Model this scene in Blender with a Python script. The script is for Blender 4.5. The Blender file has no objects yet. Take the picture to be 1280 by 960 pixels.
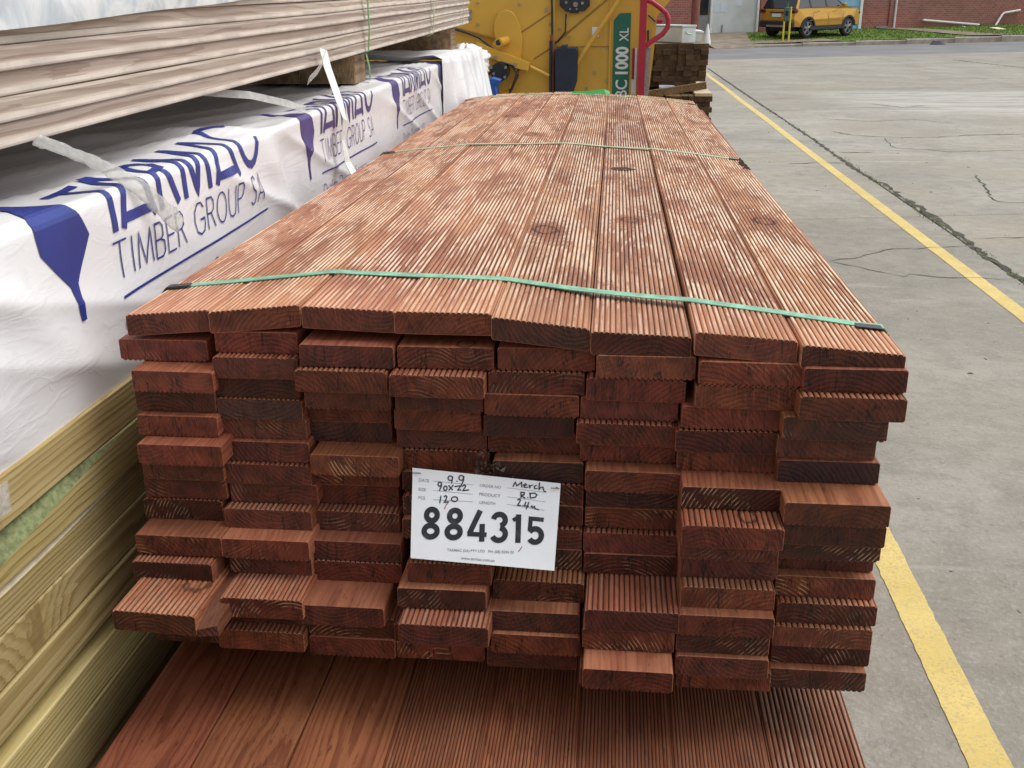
import bpy, bmesh, math, random
from mathutils import Vector, Matrix, noise
random.seed(11)
R = math.radians
C = bpy.context.scene.collection
S = bpy.context.scene
G = -1.085                      # ground level; z = 0 is the top of the front stack

# ------------------------------------------------------------------ camera
cam = bpy.data.cameras.new('camera'); camo = bpy.data.objects.new('camera', cam); C.objects.link(camo)
yaw, pit, rol = 0.10146, 0.35176, -0.00661
fw = Vector((-math.sin(yaw)*math.cos(pit), math.cos(yaw)*math.cos(pit), -math.sin(pit)))
rt = Vector((math.cos(yaw), math.sin(yaw), 0)); up = rt.cross(fw)
r2 = rt*math.cos(rol)+up*math.sin(rol); u2 = -rt*math.sin(rol)+up*math.cos(rol)
m = Matrix((r2, u2, -fw)).transposed().to_4x4(); m.translation = Vector((0.46966, -0.89943, 0.26502))
camo.matrix_world = m
cam.sensor_width = 36; cam.lens = 36*1276.7/1280; cam.clip_start = .02; cam.clip_end = 2000
S.camera = camo
S.render.resolution_x, S.render.resolution_y = 1024, 768

# ------------------------------------------------------------------ light
SUN_EL, SUN_AZ = 62, 80
w = bpy.data.worlds.new('World'); S.world = w; w.use_nodes = True
nt = w.node_tree; nt.nodes.clear()
sky = nt.nodes.new('ShaderNodeTexSky'); sky.sky_type = 'NISHITA'; sky.sun_disc = False
sky.sun_elevation = R(SUN_EL); sky.sun_rotation = R(SUN_AZ); sky.air_density = 1.0; sky.dust_density = 3.0; sky.ozone_density = 1.0
hsv = nt.nodes.new('ShaderNodeHueSaturation'); hsv.inputs['Saturation'].default_value = .22
bg = nt.nodes.new('ShaderNodeBackground'); bg.inputs['Strength'].default_value = .15
wo = nt.nodes.new('ShaderNodeOutputWorld')
nt.links.new(sky.outputs[0], hsv.inputs['Color']); nt.links.new(hsv.outputs[0], bg.inputs['Color']); nt.links.new(bg.outputs[0], wo.inputs[0])
sl = bpy.data.lights.new('sun', 'SUN'); sl.energy = .95; sl.angle = R(32); sl.color = (1, .965, .91)
so = bpy.data.objects.new('sun', sl); C.objects.link(so)
sd = Vector((math.sin(R(SUN_AZ))*math.cos(R(SUN_EL)), math.cos(R(SUN_AZ))*math.cos(R(SUN_EL)), math.sin(R(SUN_EL))))
so.rotation_euler = sd.to_track_quat('Z', 'Y').to_euler(); so.location = (2, 5, 8)
S.view_settings.view_transform = 'Standard'; S.view_settings.look = 'None'; S.view_settings.gamma = 1
S.view_settings.exposure = 0.48

# ------------------------------------------------------------------ node helper
class NT:
    def __init__(s, name):
        s.m = bpy.data.materials.new(name); s.m.use_nodes = True; s.t = s.m.node_tree; s.t.nodes.clear()
        s.out = s.n('ShaderNodeOutputMaterial'); s.b = s.n('ShaderNodeBsdfPrincipled'); s.l(s.b.outputs[0], s.out.inputs[0])
        s.tc = None
    def n(s, k, **a):
        x = s.t.nodes.new(k)
        for q, v in a.items(): setattr(x, q, v)
        return x
    def l(s, a, b): s.t.links.new(a, b)
    def put(s, sock, v):
        if isinstance(v, (int, float)): sock.default_value = v
        elif isinstance(v, (tuple, list)): sock.default_value = (*v, 1) if len(v) == 3 and len(sock.default_value) == 4 else v
        else: s.l(v, sock)
    def obj(s):
        if not s.tc: s.tc = s.n('ShaderNodeTexCoord')
        return s.tc.outputs['Object']
    def nrm(s):
        s.obj(); return s.tc.outputs['Normal']
    def M(s, op, a, b=0.0, c=0.0):
        x = s.n('ShaderNodeMath', operation=op); s.put(x.inputs[0], a); s.put(x.inputs[1], b)
        if op in ('MULTIPLY_ADD', 'WRAP', 'COMPARE'): s.put(x.inputs[2], c)
        return x.outputs[0]
    def scale(s, v, sc, off=None):
        x = s.n('ShaderNodeVectorMath', operation='MULTIPLY'); s.l(v, x.inputs[0]); x.inputs[1].default_value = sc
        if off is None: return x.outputs[0]
        y = s.n('ShaderNodeVectorMath', operation='ADD'); s.l(x.outputs[0], y.inputs[0]); s.put(y.inputs[1], off); return y.outputs[0]
    def noise(s, v, sc=1.0, det=3, rough=.55, dist=0.0):
        x = s.n('ShaderNodeTexNoise'); s.l(v, x.inputs['Vector']); x.inputs['Scale'].default_value = sc
        x.inputs['Detail'].default_value = det; x.inputs['Roughness'].default_value = rough; x.inputs['Distortion'].default_value = dist
        return x.outputs[0]
    def step(s, v, a, b, lo=0.0, hi=1.0):
        x = s.n('ShaderNodeMapRange', interpolation_type='SMOOTHSTEP'); s.put(x.inputs[0], v)
        x.inputs[1].default_value = a; x.inputs[2].default_value = b; x.inputs[3].default_value = lo; x.inputs[4].default_value = hi
        return x.outputs[0]
    def mix(s, f, a, b, mode='MIX'):
        x = s.n('ShaderNodeMix', data_type='RGBA', blend_type=mode); s.put(x.inputs[0], f); s.put(x.inputs[6], a); s.put(x.inputs[7], b)
        return x.outputs[2]
    def rand(s):
        return s.n('ShaderNodeObjectInfo').outputs['Random']
    def prop(s, name, out='Fac'):
        x = s.n('ShaderNodeAttribute', attribute_type='OBJECT', attribute_name=name); return x.outputs[out]
    def attr(s, name):
        x = s.n('ShaderNodeAttribute', attribute_type='GEOMETRY', attribute_name=name); return x.outputs['Fac']
    def sep(s, v):
        x = s.n('ShaderNodeSeparateXYZ'); s.l(v, x.inputs[0]); return x.outputs
    def comb(s, a, b, c):
        x = s.n('ShaderNodeCombineXYZ')
        for i, v in enumerate((a, b, c)): s.put(x.inputs[i], v)
        return x.outputs[0]
    def bump(s, h, st=.3, d=.001):
        x = s.n('ShaderNodeBump'); s.put(x.inputs['Height'], h); x.inputs['Strength'].default_value = st; x.inputs['Distance'].default_value = d
        s.l(x.outputs[0], s.b.inputs['Normal'])
    def fin(s, col, rough=.6, metal=0.0, spec=None, trans=0.0, alpha=None):
        s.put(s.b.inputs['Base Color'], col); s.put(s.b.inputs['Roughness'], rough); s.b.inputs['Metallic'].default_value = metal
        if spec is not None: s.b.inputs['Specular IOR Level'].default_value = spec
        if trans: s.b.inputs['Transmission Weight'].default_value = trans
        if alpha is not None: s.b.inputs['Alpha'].default_value = alpha
        return s.m

def wood(name, dark, mid, light, pale=None, enddark=None, endglint=None, ring=.0042, spec=.4, rough=.55, wobble=.07, lateamt=.30, tv=1.0):
    t = NT(name); o = t.obj(); rnd = t.rand()
    off = t.M('MULTIPLY', rnd, 37.0)
    x, y, z = t.sep(o)
    kx, ky, ks = t.prop('knot_x'), t.prop('knot_y'), t.prop('knot_size')
    dx = t.M('SUBTRACT', x, kx); dy = t.M('MULTIPLY', t.M('SUBTRACT', y, ky), .62)
    kd = t.M('DIVIDE', t.M('SQRT', t.M('ADD', t.M('MULTIPLY', dx, dx), t.M('MULTIPLY', dy, dy))), t.M('MAXIMUM', ks, .0001))
    kinf = t.M('POWER', 2.718, t.M('MULTIPLY', t.M('MULTIPLY', kd, kd), -.12))
    # ring axis wanders along the board
    wob = t.noise(t.comb(t.M('MULTIPLY', y, 1.5), off, t.M('MULTIPLY', x, 3.0)), 1.0, 2)
    wob2 = t.noise(t.comb(t.M('MULTIPLY', y, 5.0), t.M('ADD', off, 9.0), t.M('MULTIPLY', x, 16.0)), 1.0, 2)
    cx = t.M('MULTIPLY', t.M('SUBTRACT', t.M('FRACT', t.M('MULTIPLY', rnd, 7.13)), .5), .13)
    cz = t.M('ADD', -.028, t.M('MULTIPLY', t.M('FRACT', t.M('MULTIPLY', rnd, 13.7)), -.03))
    flip = t.M('SIGN', t.M('SUBTRACT', t.M('FRACT', t.M('MULTIPLY', rnd, 31.3)), .4))
    cz = t.M('MULTIPLY', cz, flip)
    ax = t.M('SUBTRACT', x, cx); az = t.M('SUBTRACT', z, t.M('ADD', cz, t.M('MULTIPLY', t.M('SUBTRACT', wob, .5), wobble)))
    rr = t.M('SQRT', t.M('ADD', t.M('MULTIPLY', ax, ax), t.M('MULTIPLY', az, az)))
    rr = t.M('ADD', rr, t.M('ADD', t.M('MULTIPLY', wob2, .010), t.M('MULTIPLY', kinf, .022)))
    fib0 = t.noise(t.scale(o, (150, 5, 150), t.comb(off, 0.0, 3.0)), 1.0, 2)
    ph = t.M('FRACT', t.M('ADD', t.M('DIVIDE', rr, ring), t.M('MULTIPLY', fib0, 1.1)))
    late = t.step(ph, .45, .92)                       # latewood edge of each ring
    fib = t.noise(t.scale(o, (320, 7, 320), t.comb(off, 0.0, 0.0)), 1.0, 3)
    fib2 = t.noise(t.scale(o, (60, 2.2, 60), t.comb(0.0, off, 0.0)), 1.0, 3)
    f = t.M('ADD', t.M('MULTIPLY', fib, .45), t.M('ADD', t.M('MULTIPLY', late, lateamt), t.M('MULTIPLY', fib2, .45)))
    side = t.mix(t.step(f, .30, .62), light, mid)
    side = t.mix(t.step(f, .60, .95), side, dark)
    kcore = t.step(kd, 1.0, .55); kdn = t.M('ADD', kd, t.M('MULTIPLY', t.M('SUBTRACT', t.noise(t.scale(o, (130, 130, 50)), 1.0, 3), .5), 1.1)); kring = t.M('MULTIPLY', t.step(kdn, .80, 1.0), t.step(kdn, 1.35, 1.1))
    side = t.mix(t.M('MULTIPLY', kcore, .55), side, mid); side = t.mix(t.M('MULTIPLY', kring, .8), side, dark)
    side = t.mix(t.M('MULTIPLY', t.step(kd, 3.5, 1.2), .35), side, mid)
    bump = t.M('ADD', t.M('MULTIPLY', fib, .6), t.M('MULTIPLY', late, .25))
    if pale:
        wth = t.prop('weather'); cr = t.attr('crest')
        pn = t.noise(t.scale(o, (240, 6.5, 240), t.comb(0.0, 0.0, off)), 1.0, 4, .62)
        pt = t.noise(t.scale(o, (20, 6.5, 1), t.comb(off, off, 0.0)), 1.0, 3, .6, .6)
        v = t.M('ADD', t.M('MULTIPLY', pn, .9), t.M('ADD', t.M('MULTIPLY', pt, 1.0), t.M('MULTIPLY', t.M('SUBTRACT', late, .5), .15)))
        v = t.M('SUBTRACT', v, t.M('MULTIPLY', t.step(kd, 2.6, .9), .35))
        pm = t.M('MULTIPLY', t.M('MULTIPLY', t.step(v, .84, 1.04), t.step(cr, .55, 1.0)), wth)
        big = t.noise(t.scale(o, (14, 3.2, 1), t.comb(off, 0.0, off)), 1.0, 3, .6, .8)
        side = t.mix(t.M('MULTIPLY', wth, t.step(big, .34, .66, .15, .85)), side, (.55, .272, .145))
        side = t.mix(t.M('MULTIPLY', wth, t.M('MULTIPLY', t.step(kd, 2.8, 1.0), .5)), side, (.34, .10, .04))
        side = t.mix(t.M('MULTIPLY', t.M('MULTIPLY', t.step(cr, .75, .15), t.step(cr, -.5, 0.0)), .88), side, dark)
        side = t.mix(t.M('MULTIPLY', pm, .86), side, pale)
        spk = t.noise(t.scale(o, (380, 60, 300)), 1.0, 3, .6); blot = t.noise(t.scale(o, (26, 9, 1), t.comb(off, 1.0, off)), 1.0, 4, .65, 1.0)
        side = t.mix(t.M('MULTIPLY', t.M('MULTIPLY', t.step(spk, .56, .68), t.step(blot, .40, .62, .25, 1.0)), .75), side, dark)
        side = t.mix(t.M('MULTIPLY', t.step(blot, .60, .72), t.M('MULTIPLY', wth, .55)), side, (.20, .055, .026))
        side = t.mix(t.M('MULTIPLY', kcore, .75), side, t.mix(t.step(fib, .35, .65), (.34, .13, .06), (.16, .05, .022)))
        side = t.mix(t.M('MULTIPLY', t.M('MULTIPLY', kring, t.step(spk, .25, .42)), .95), side, (.04, .011, .006))
        # orange rub towards the cut end
        fe = t.M('MULTIPLY', t.step(y, .16, .0), t.M('MULTIPLY', wth, .55))
        side = t.mix(fe, side, t.mix(t.step(fib, .35, .7), (.62, .30, .17), (.36, .135, .07)))
    else:
        pn = fib
    if enddark:
        ny = t.M('ABSOLUTE', t.sep(t.nrm())[1]); isend = t.step(ny, .80, .86)
        en = t.noise(t.scale(o, (55, 55, 55), t.comb(off, off, 0.0)), 1.0, 4)
        saw = t.noise(t.comb(t.M('ADD', t.M('MULTIPLY', x, 900.0), t.M('MULTIPLY', z, t.M('MULTIPLY', t.M('SUBTRACT', t.M('FRACT', t.M('MULTIPLY', rnd, 23.1)), .5), 900.0))), off, t.M('MULTIPLY', z, 40.0)), 1.0, 2)
        tone = t.M('ADD', 1.0-.5*tv, t.M('MULTIPLY', t.M('FRACT', t.M('MULTIPLY', rnd, 5.77)), tv))
        e = t.mix(t.step(en, .3, .75), tuple(c*.55 for c in enddark), tuple(c*1.35 for c in enddark))
        e = t.mix(t.M('MULTIPLY', late, .22), e, tuple(c*.42 for c in enddark))
        e = t.mix(t.M('MULTIPLY', t.step(saw, .5, .72), .40), e, tuple(min(1, c*2.4) for c in enddark))
        tn = t.n('ShaderNodeVectorMath', operation='SCALE'); t.l(e, tn.inputs[0]); t.put(tn.inputs['Scale'], tone); e = tn.outputs[0]
        phe = t.M('FRACT', t.M('DIVIDE', rr, .0036)); gl = t.prop('glint')
        gn = t.noise(t.scale(o, (75, 75, 75), t.comb(off, 0.0, off)), 1.0, 2)
        gp = t.noise(t.scale(o, (18, 18, 40), t.comb(0.0, off, off)), 1.0, 2)
        gm = t.M('MULTIPLY', t.M('MULTIPLY', t.M('MULTIPLY', t.step(phe, .62, .76), t.step(phe, .99, .86)), t.step(gn, .42, .58)), t.M('MULTIPLY', gl, t.step(gp, .44, .62, 0.0, .85)))
        e = t.mix(gm, e, endglint)
        # knife-edge checks
        ck = t.noise(t.comb(t.M('MULTIPLY', x, 55.0), off, t.M('MULTIPLY', z, 9.0)), 1.0, 3, .6)
        ckm = t.M('MULTIPLY', t.step(t.M('ABSOLUTE', t.M('SUBTRACT', ck, .5)), .012, .002), t.step(gp, .38, .5))
        e = t.mix(t.M('MULTIPLY', ckm, .8), e, (.008, .004, .003))
        dk = t.prop('stain'); e = t.mix(dk, e, (.018, .014, .016))
        col = t.mix(isend, side, e)
        bump = t.M('ADD', t.M('MULTIPLY', t.M('SUBTRACT', 1.0, isend), bump), t.M('MULTIPLY', isend, t.M('ADD', t.M('MULTIPLY', late, .9), t.M('ADD', en, saw))))
    else:
        col = side
    # each board its own tone
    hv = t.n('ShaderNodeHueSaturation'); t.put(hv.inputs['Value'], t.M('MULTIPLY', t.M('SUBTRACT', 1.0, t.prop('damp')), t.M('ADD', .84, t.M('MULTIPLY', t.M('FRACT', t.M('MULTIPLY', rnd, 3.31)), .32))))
    t.put(hv.inputs['Hue'], t.M('ADD', .494, t.M('MULTIPLY', t.M('FRACT', t.M('MULTIPLY', rnd, 17.9)), .012)))
    t.l(col, hv.inputs['Color'])
    t.bump(bump, .45, .0012)
    return t.fin(hv.outputs[0], t.M('ADD', rough-.12, t.M('MULTIPLY', fib2, .28)), spec=spec)

def plain(name, col, rough=.5, metal=0.0, var=.12, sc=20, bump=0.0, spec=None, dirt=None, dirtamt=.5, **k):
    t = NT(name); n = t.noise(t.obj(), sc, 4)
    c = t.mix(t.step(n, .3, .7), tuple(x*(1-var) for x in col), tuple(min(1, x*(1+var)) for x in col))
    if dirt:
        n2 = t.noise(t.obj(), sc*.23, 6, .65, .5); c = t.mix(t.M('MULTIPLY', t.step(n2, .5, .72), dirtamt), c, dirt)
    if bump: t.bump(n, bump, .002)
    return t.fin(c, rough, metal, spec, **k)

M = {}
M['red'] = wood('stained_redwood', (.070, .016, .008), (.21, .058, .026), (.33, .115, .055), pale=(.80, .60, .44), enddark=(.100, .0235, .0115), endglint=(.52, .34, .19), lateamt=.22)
M['green'] = wood('treated_pine', (.20, .135, .045), (.40, .305, .12), (.53, .43, .21), enddark=(.28, .21, .09), endglint=(.5, .4, .2), ring=.0050, wobble=.016, lateamt=.30)
M['brownpine'] = wood('brown_treated_pine', (.075, .045, .018), (.15, .095, .042), (.23, .16, .075), enddark=(.082, .048, .023), endglint=(.3, .22, .12), tv=.45)
M['lining'] = wood('primed_lining', (.29, .22, .175), (.43, .345, .28), (.54, .46, .385), enddark=(.62, .55, .46), endglint=(.7, .62, .5), ring=.006)
M['lip'] = plain('dusty_edge', (.60, .54, .47), .75, var=.16, sc=(14), dirt=(.38, .30, .25), dirtamt=.55)
M['bearer'] = wood('bearer_wood', (.085, .05, .025), (.19, .115, .06), (.30, .20, .11), enddark=(.22, .15, .08), endglint=(.4, .3, .18))
M['wane'] = plain('wane_green', (.20, .23, .10), .85, var=.3, sc=160, bump=.5, dirt=(.07, .075, .03), dirtamt=.8)
M['palewood'] = plain('fresh_wood', (.56, .47, .32), .7, var=.15, sc=60)

t = NT('wrap_film'); n = t.noise(t.obj(), 3.2, 4); n2 = t.noise(t.obj(), 24, 4); n3 = t.noise(t.scale(t.obj(), (30, 3, 30)), 1, 5, .65)
c = t.mix(t.step(n, .3, .7), (.78, .785, .80), (.83, .83, .83)); c = t.mix(t.M('MULTIPLY', t.step(n2, .58, .78), .22), c, (.52, .50, .46))
c = t.mix(t.M('MULTIPLY', t.step(n3, .60, .72), .25), c, (.55, .52, .48))
cr1 = t.noise(t.scale(t.obj(), (5, 2.2, 9)), 1.0, 4, .6, 1.5); cr2 = t.noise(t.scale(t.obj(), (14, 9, 22)), 1.0, 4, .6, 1.0)
k1 = t.M('MULTIPLY', t.step(t.M('ABSOLUTE', t.M('SUBTRACT', cr1, .5)), .05, .0), 1.0); k2 = t.M('MULTIPLY', t.step(t.M('ABSOLUTE', t.M('SUBTRACT', cr2, .5)), .04, .0), .45)
t.bump(t.M('ADD', t.M('ADD', k1, k2), t.M('MULTIPLY', t.M('ADD', n2, t.M('MULTIPLY', n3, .5)), .4)), .10, .0022); M['film'] = t.fin(c, .27, spec=.6)
M['film_back'] = plain('film_grey', (.55, .55, .55), .5, sc=8, var=.1, bump=.3)
M['ink_blue'] = plain('ink_blue', (.020, .038, .23), .35, var=.12, sc=15)
M['ink_purple'] = plain('ink_purple', (.060, .042, .20), .35, var=.12, sc=15)
M['strap_green'] = plain('strap_green', (.19, .44, .29), .35, var=.28, sc=60)
M['strap_pale'] = plain('strap_pale', (.38, .50, .30), .4, var=.15, sc=60)
M['strap_white'] = plain('strap_white', (.70, .70, .66), .35, var=.12, sc=60)
M['clear'] = plain('clear_plastic', (.66, .66, .62), .10, var=.12, sc=120, bump=1.0, alpha=.44, spec=1.0)
M['clip'] = plain('black_clip', (.02, .02, .025), .4)
M['paper'] = plain('label_paper', (.80, .83, .86), .55, var=.03, sc=30, dirt=(.62, .60, .56), dirtamt=.3)
M['ink'] = plain('black_ink', (.012, .013, .016), .35, dirt=(.25, .25, .25), dirtamt=.15, sc=300)
M['pen'] = plain('pen_ink', (.02, .02, .05), .4)
M['redpen'] = plain('red_pen', (.35, .05, .05), .4)
M['rule'] = plain('rule_line', (.28, .29, .32), .5)
M['yellow'] = plain('machine_yellow', (.64, .365, .050), .36, var=.07, sc=3, dirt=(.30, .18, .04), dirtamt=.45, spec=.45)
M['yellow_edge'] = plain('yellow_weld', (.33, .17, .022), .5, var=.1, sc=40)
M['decal'] = plain('decal_green', (.012, .135, .085), .35, var=.06)
M['white'] = plain('white_paint', (.72, .72, .70), .4, var=.05, dirt=(.45, .43, .38), dirtamt=.4)
M['crimson'] = plain('crimson_paint', (.36, .014, .035), .3, var=.08, sc=12)
M['black'] = plain('black_plastic', (.016, .018, .024), .45, var=.2)
M['navy'] = plain('navy_rubber', (.012, .018, .035), .5, var=.2)
M['blue'] = plain('blue_paint', (.02, .09, .34), .35, var=.15, sc=40)
M['metal'] = plain('dull_metal', (.33, .31, .28), .4, .7, var=.2, sc=60)
M['rubber'] = plain('tyre_rubber', (.022, .022, .023), .8, var=.2, sc=40)
M['box'] = plain('white_steel', (.62, .68, .70), .45, var=.06, sc=8, dirt=(.42, .42, .38), dirtamt=.35)
M['carpaint'] = plain('orange_car_paint', (.50, .27, .032), .22, .35, var=.05, sc=4)
M['glass'] = plain('car_glass', (.02, .025, .03), .06, var=.1, spec=.8)
M['alloy'] = plain('alloy_wheel', (.20, .20, .21), .35, .6, var=.1)
M['lens_red'] = plain('tail_lamp_red', (.10, .008, .01), .2)
M['rust'] = plain('rusty_post', (.22, .075, .045), .7, var=.2, sc=6, dirt=(.10, .05, .03))
M['safety'] = plain('safety_yellow', (.72, .60, .05), .5, var=.1, sc=10)
M['meter'] = plain('meter_green', (.06, .12, .10), .45, var=.15, sc=20)
M['door_grey'] = plain('grey_door', (.20, .21, .20), .5, var=.12, sc=3)
M['panel'] = plain('pale_panel', (.56, .60, .60), .6, var=.06, sc=2, dirt=(.38, .37, .33), dirtamt=.4)
M['door_blue'] = plain('blue_door', (.20, .42, .55), .5, var=.08, sc=3)
M['notice'] = plain('notice_paper', (.55, .62, .66), .6, var=.1, sc=30)
M['kerb'] = plain('kerb_concrete', (.27, .245, .20), .85, var=.2, sc=3, bump=.4, dirt=(.12, .10, .08))
M['pvc'] = plain('pvc_white', (.68, .66, .66), .4, var=.06)
M['roof'] = plain('roof_metal', (.30, .31, .32), .5, .3)

# concrete
t = NT('concrete'); o = t.n('ShaderNodeNewGeometry').outputs['Position']; rnd = t.rand()
n1 = t.noise(o, .9, 7, .62, .4); n2 = t.noise(o, 9, 7, .68); n3 = t.noise(o, 90, 3, .6); sw = t.noise(t.scale(o, (.5, 3.2, 1)), 1.3, 5, .6, 1.2)
c = t.mix(t.step(n1, .32, .7), (.262, .245, .203), (.365, .342, .292))
c = t.mix(t.M('MULTIPLY', t.step(n2, .40, .66), .50), c, (.20, .185, .155))
wm = t.noise(o, .35, 4, .6, .8); c = t.mix(t.M('MULTIPLY', t.step(wm, .46, .62), .45), c, (.30, .265, .20))
n4 = t.noise(o, 28, 5, .7); c = t.mix(t.M('MULTIPLY', t.step(n4, .55, .70), .35), c, (.42, .40, .35)); c = t.mix(t.M('MULTIPLY', t.step(n4, .42, .30), .40), c, (.15, .14, .12))
tx = t.sep(o)[0]; ty = t.sep(o)[1]; arc = t.M('SQRT', t.M('ADD', t.M('MULTIPLY', t.M('SUBTRACT', tx, 14.0), t.M('SUBTRACT', tx, 14.0)), t.M('MULTIPLY', t.M('SUBTRACT', ty, 2.0), t.M('SUBTRACT', ty, 2.0))))
tm = t.M('MULTIPLY', t.step(t.M('ABSOLUTE', t.M('SUBTRACT', t.M('FRACT', t.M('DIVIDE', arc, 1.7)), .5)), .10, .04), t.step(t.noise(o, 1.1, 5, .6), .50, .66)); c = t.mix(t.M('MULTIPLY', tm, .28), c, (.13, .13, .12))
c = t.mix(t.M('MULTIPLY', t.step(n3, .52, .72), .30), c, (.46, .45, .42))
c = t.mix(t.M('MULTIPLY', t.step(n3, .42, .30), .22), c, (.16, .155, .14))
c = t.mix(t.M('MULTIPLY', t.step(sw, .58, .70), .30), c, (.50, .49, .46))
st = t.noise(o, 2.6, 5, .7, 1.0); c = t.mix(t.M('MULTIPLY', t.step(st, .63, .74), .4), c, (.15, .145, .13))
gx, gy, gz = t.sep(o); bay = t.M('MULTIPLY', t.M('MULTIPLY', t.step(gy, 13.4, 14.6), t.step(gy, 18.2, 17.2)), t.M('MULTIPLY', t.step(gx, 3.0, 4.6), t.step(sw, .36, .60)))
c = t.mix(t.M('MULTIPLY', bay, .6), c, (.56, .55, .51))
hv = t.n('ShaderNodeHueSaturation'); t.put(hv.inputs['Value'], t.M('ADD', .90, t.M('MULTIPLY', rnd, .2))); t.l(c, hv.inputs['Color'])
t.bump(t.M('ADD', t.M('ADD', n3, n4), t.M('MULTIPLY', n2, 1.5)), .6, .005); M['concrete'] = t.fin(hv.outputs[0], .8, spec=.35)
t = NT('asphalt'); o = t.n('ShaderNodeNewGeometry').outputs['Position']; n1 = t.noise(o, .7, 5); n3 = t.noise(o, 60, 2)
c = t.mix(t.step(n1, .3, .7), (.15, .15, .155), (.205, .205, .205)); c = t.mix(t.M('MULTIPLY', t.step(n3, .55, .75), .4), c, (.30, .30, .29)); t.bump(n3, .5, .004)
M['asphalt'] = t.fin(c, .85)
t = NT('grass_ground'); o = t.n('ShaderNodeNewGeometry').outputs['Position']; n1 = t.noise(o, .8, 5, .6); n3 = t.noise(o, 14, 4)
c = t.mix(t.step(n3, .3, .7), (.075, .125, .022), (.17, .25, .05)); c = t.mix(t.step(n1, .56, .68), c, (.22, .19, .11)); t.bump(n3, 1, .05)
M['lawn'] = t.fin(c, .9, spec=.1)
M['dirt'] = plain('bare_dirt', (.20, .165, .12), .9, var=.25, sc=2.5, bump=.5, dirt=(.30, .27, .22))
M['dark'] = plain('dark_soil', (.035, .033, .03), .95, var=.3, sc=20)
t = NT('crack_fill'); o = t.n('ShaderNodeNewGeometry').outputs['Position']; n1 = t.noise(o, 14, 3)
M['crack'] = t.fin(t.mix(t.step(n1, .45, .62), (.075, .072, .062), (.135, .135, .085)), .95, spec=.1)
t = NT('line_paint'); o = t.n('ShaderNodeNewGeometry').outputs['Position']; n1 = t.noise(o, 45, 6, .72); n2 = t.noise(o, 5, 5, .6)
c = t.mix(t.step(n2, .3, .7), (.60, .46, .14), (.69, .54, .20)); c = t.mix(t.M('MULTIPLY', t.step(n1, .48, .66), .6), c, (.52, .43, .20))
c = t.mix(t.M('MULTIPLY', t.step(n1, .64, .72), .6), c, (.36, .33, .25))
n5 = t.noise(o, 150, 4, .7); n6 = t.noise(o, 12, 5, .7)
c = t.mix(t.M('MULTIPLY', t.step(n5, .47, .62), t.step(n6, .35, .6, .25, .75)), c, (.42, .33, .14)); c = t.mix(t.M('MULTIPLY', t.step(n5, .36, .28), .6), c, (.30, .28, .22)); t.bump(n5, .4, .002)
M['line'] = t.fin(c, .8)
t = NT('brick_wall'); o = t.obj()
mp = t.comb(t.sep(o)[0], t.sep(o)[2], 0.0)
bt = t.n('ShaderNodeTexBrick'); t.l(mp, bt.inputs['Vector']); bt.inputs['Scale'].default_value = 1; bt.inputs['Brick Width'].default_value = .24; bt.inputs['Row Height'].default_value = .086; bt.inputs['Mortar Size'].default_value = .010
bt.inputs['Color1'].default_value = (.235, .062, .045, 1); bt.inputs['Color2'].default_value = (.31, .105, .075, 1); bt.inputs['Mortar'].default_value = (.27, .20, .17, 1)
n1 = t.noise(o, .9, 5, .6); c = t.mix(t.M('MULTIPLY', t.step(n1, .45, .7), .45), bt.outputs[0], (.16, .07, .055))
t.bump(bt.outputs[1], -.4, .01); M['brick'] = t.fin(c, .85)

def knot(o, x, y, s_): o['knot_x'] = float(x); o['knot_y'] = float(y); o['knot_size'] = float(s_)
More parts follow.
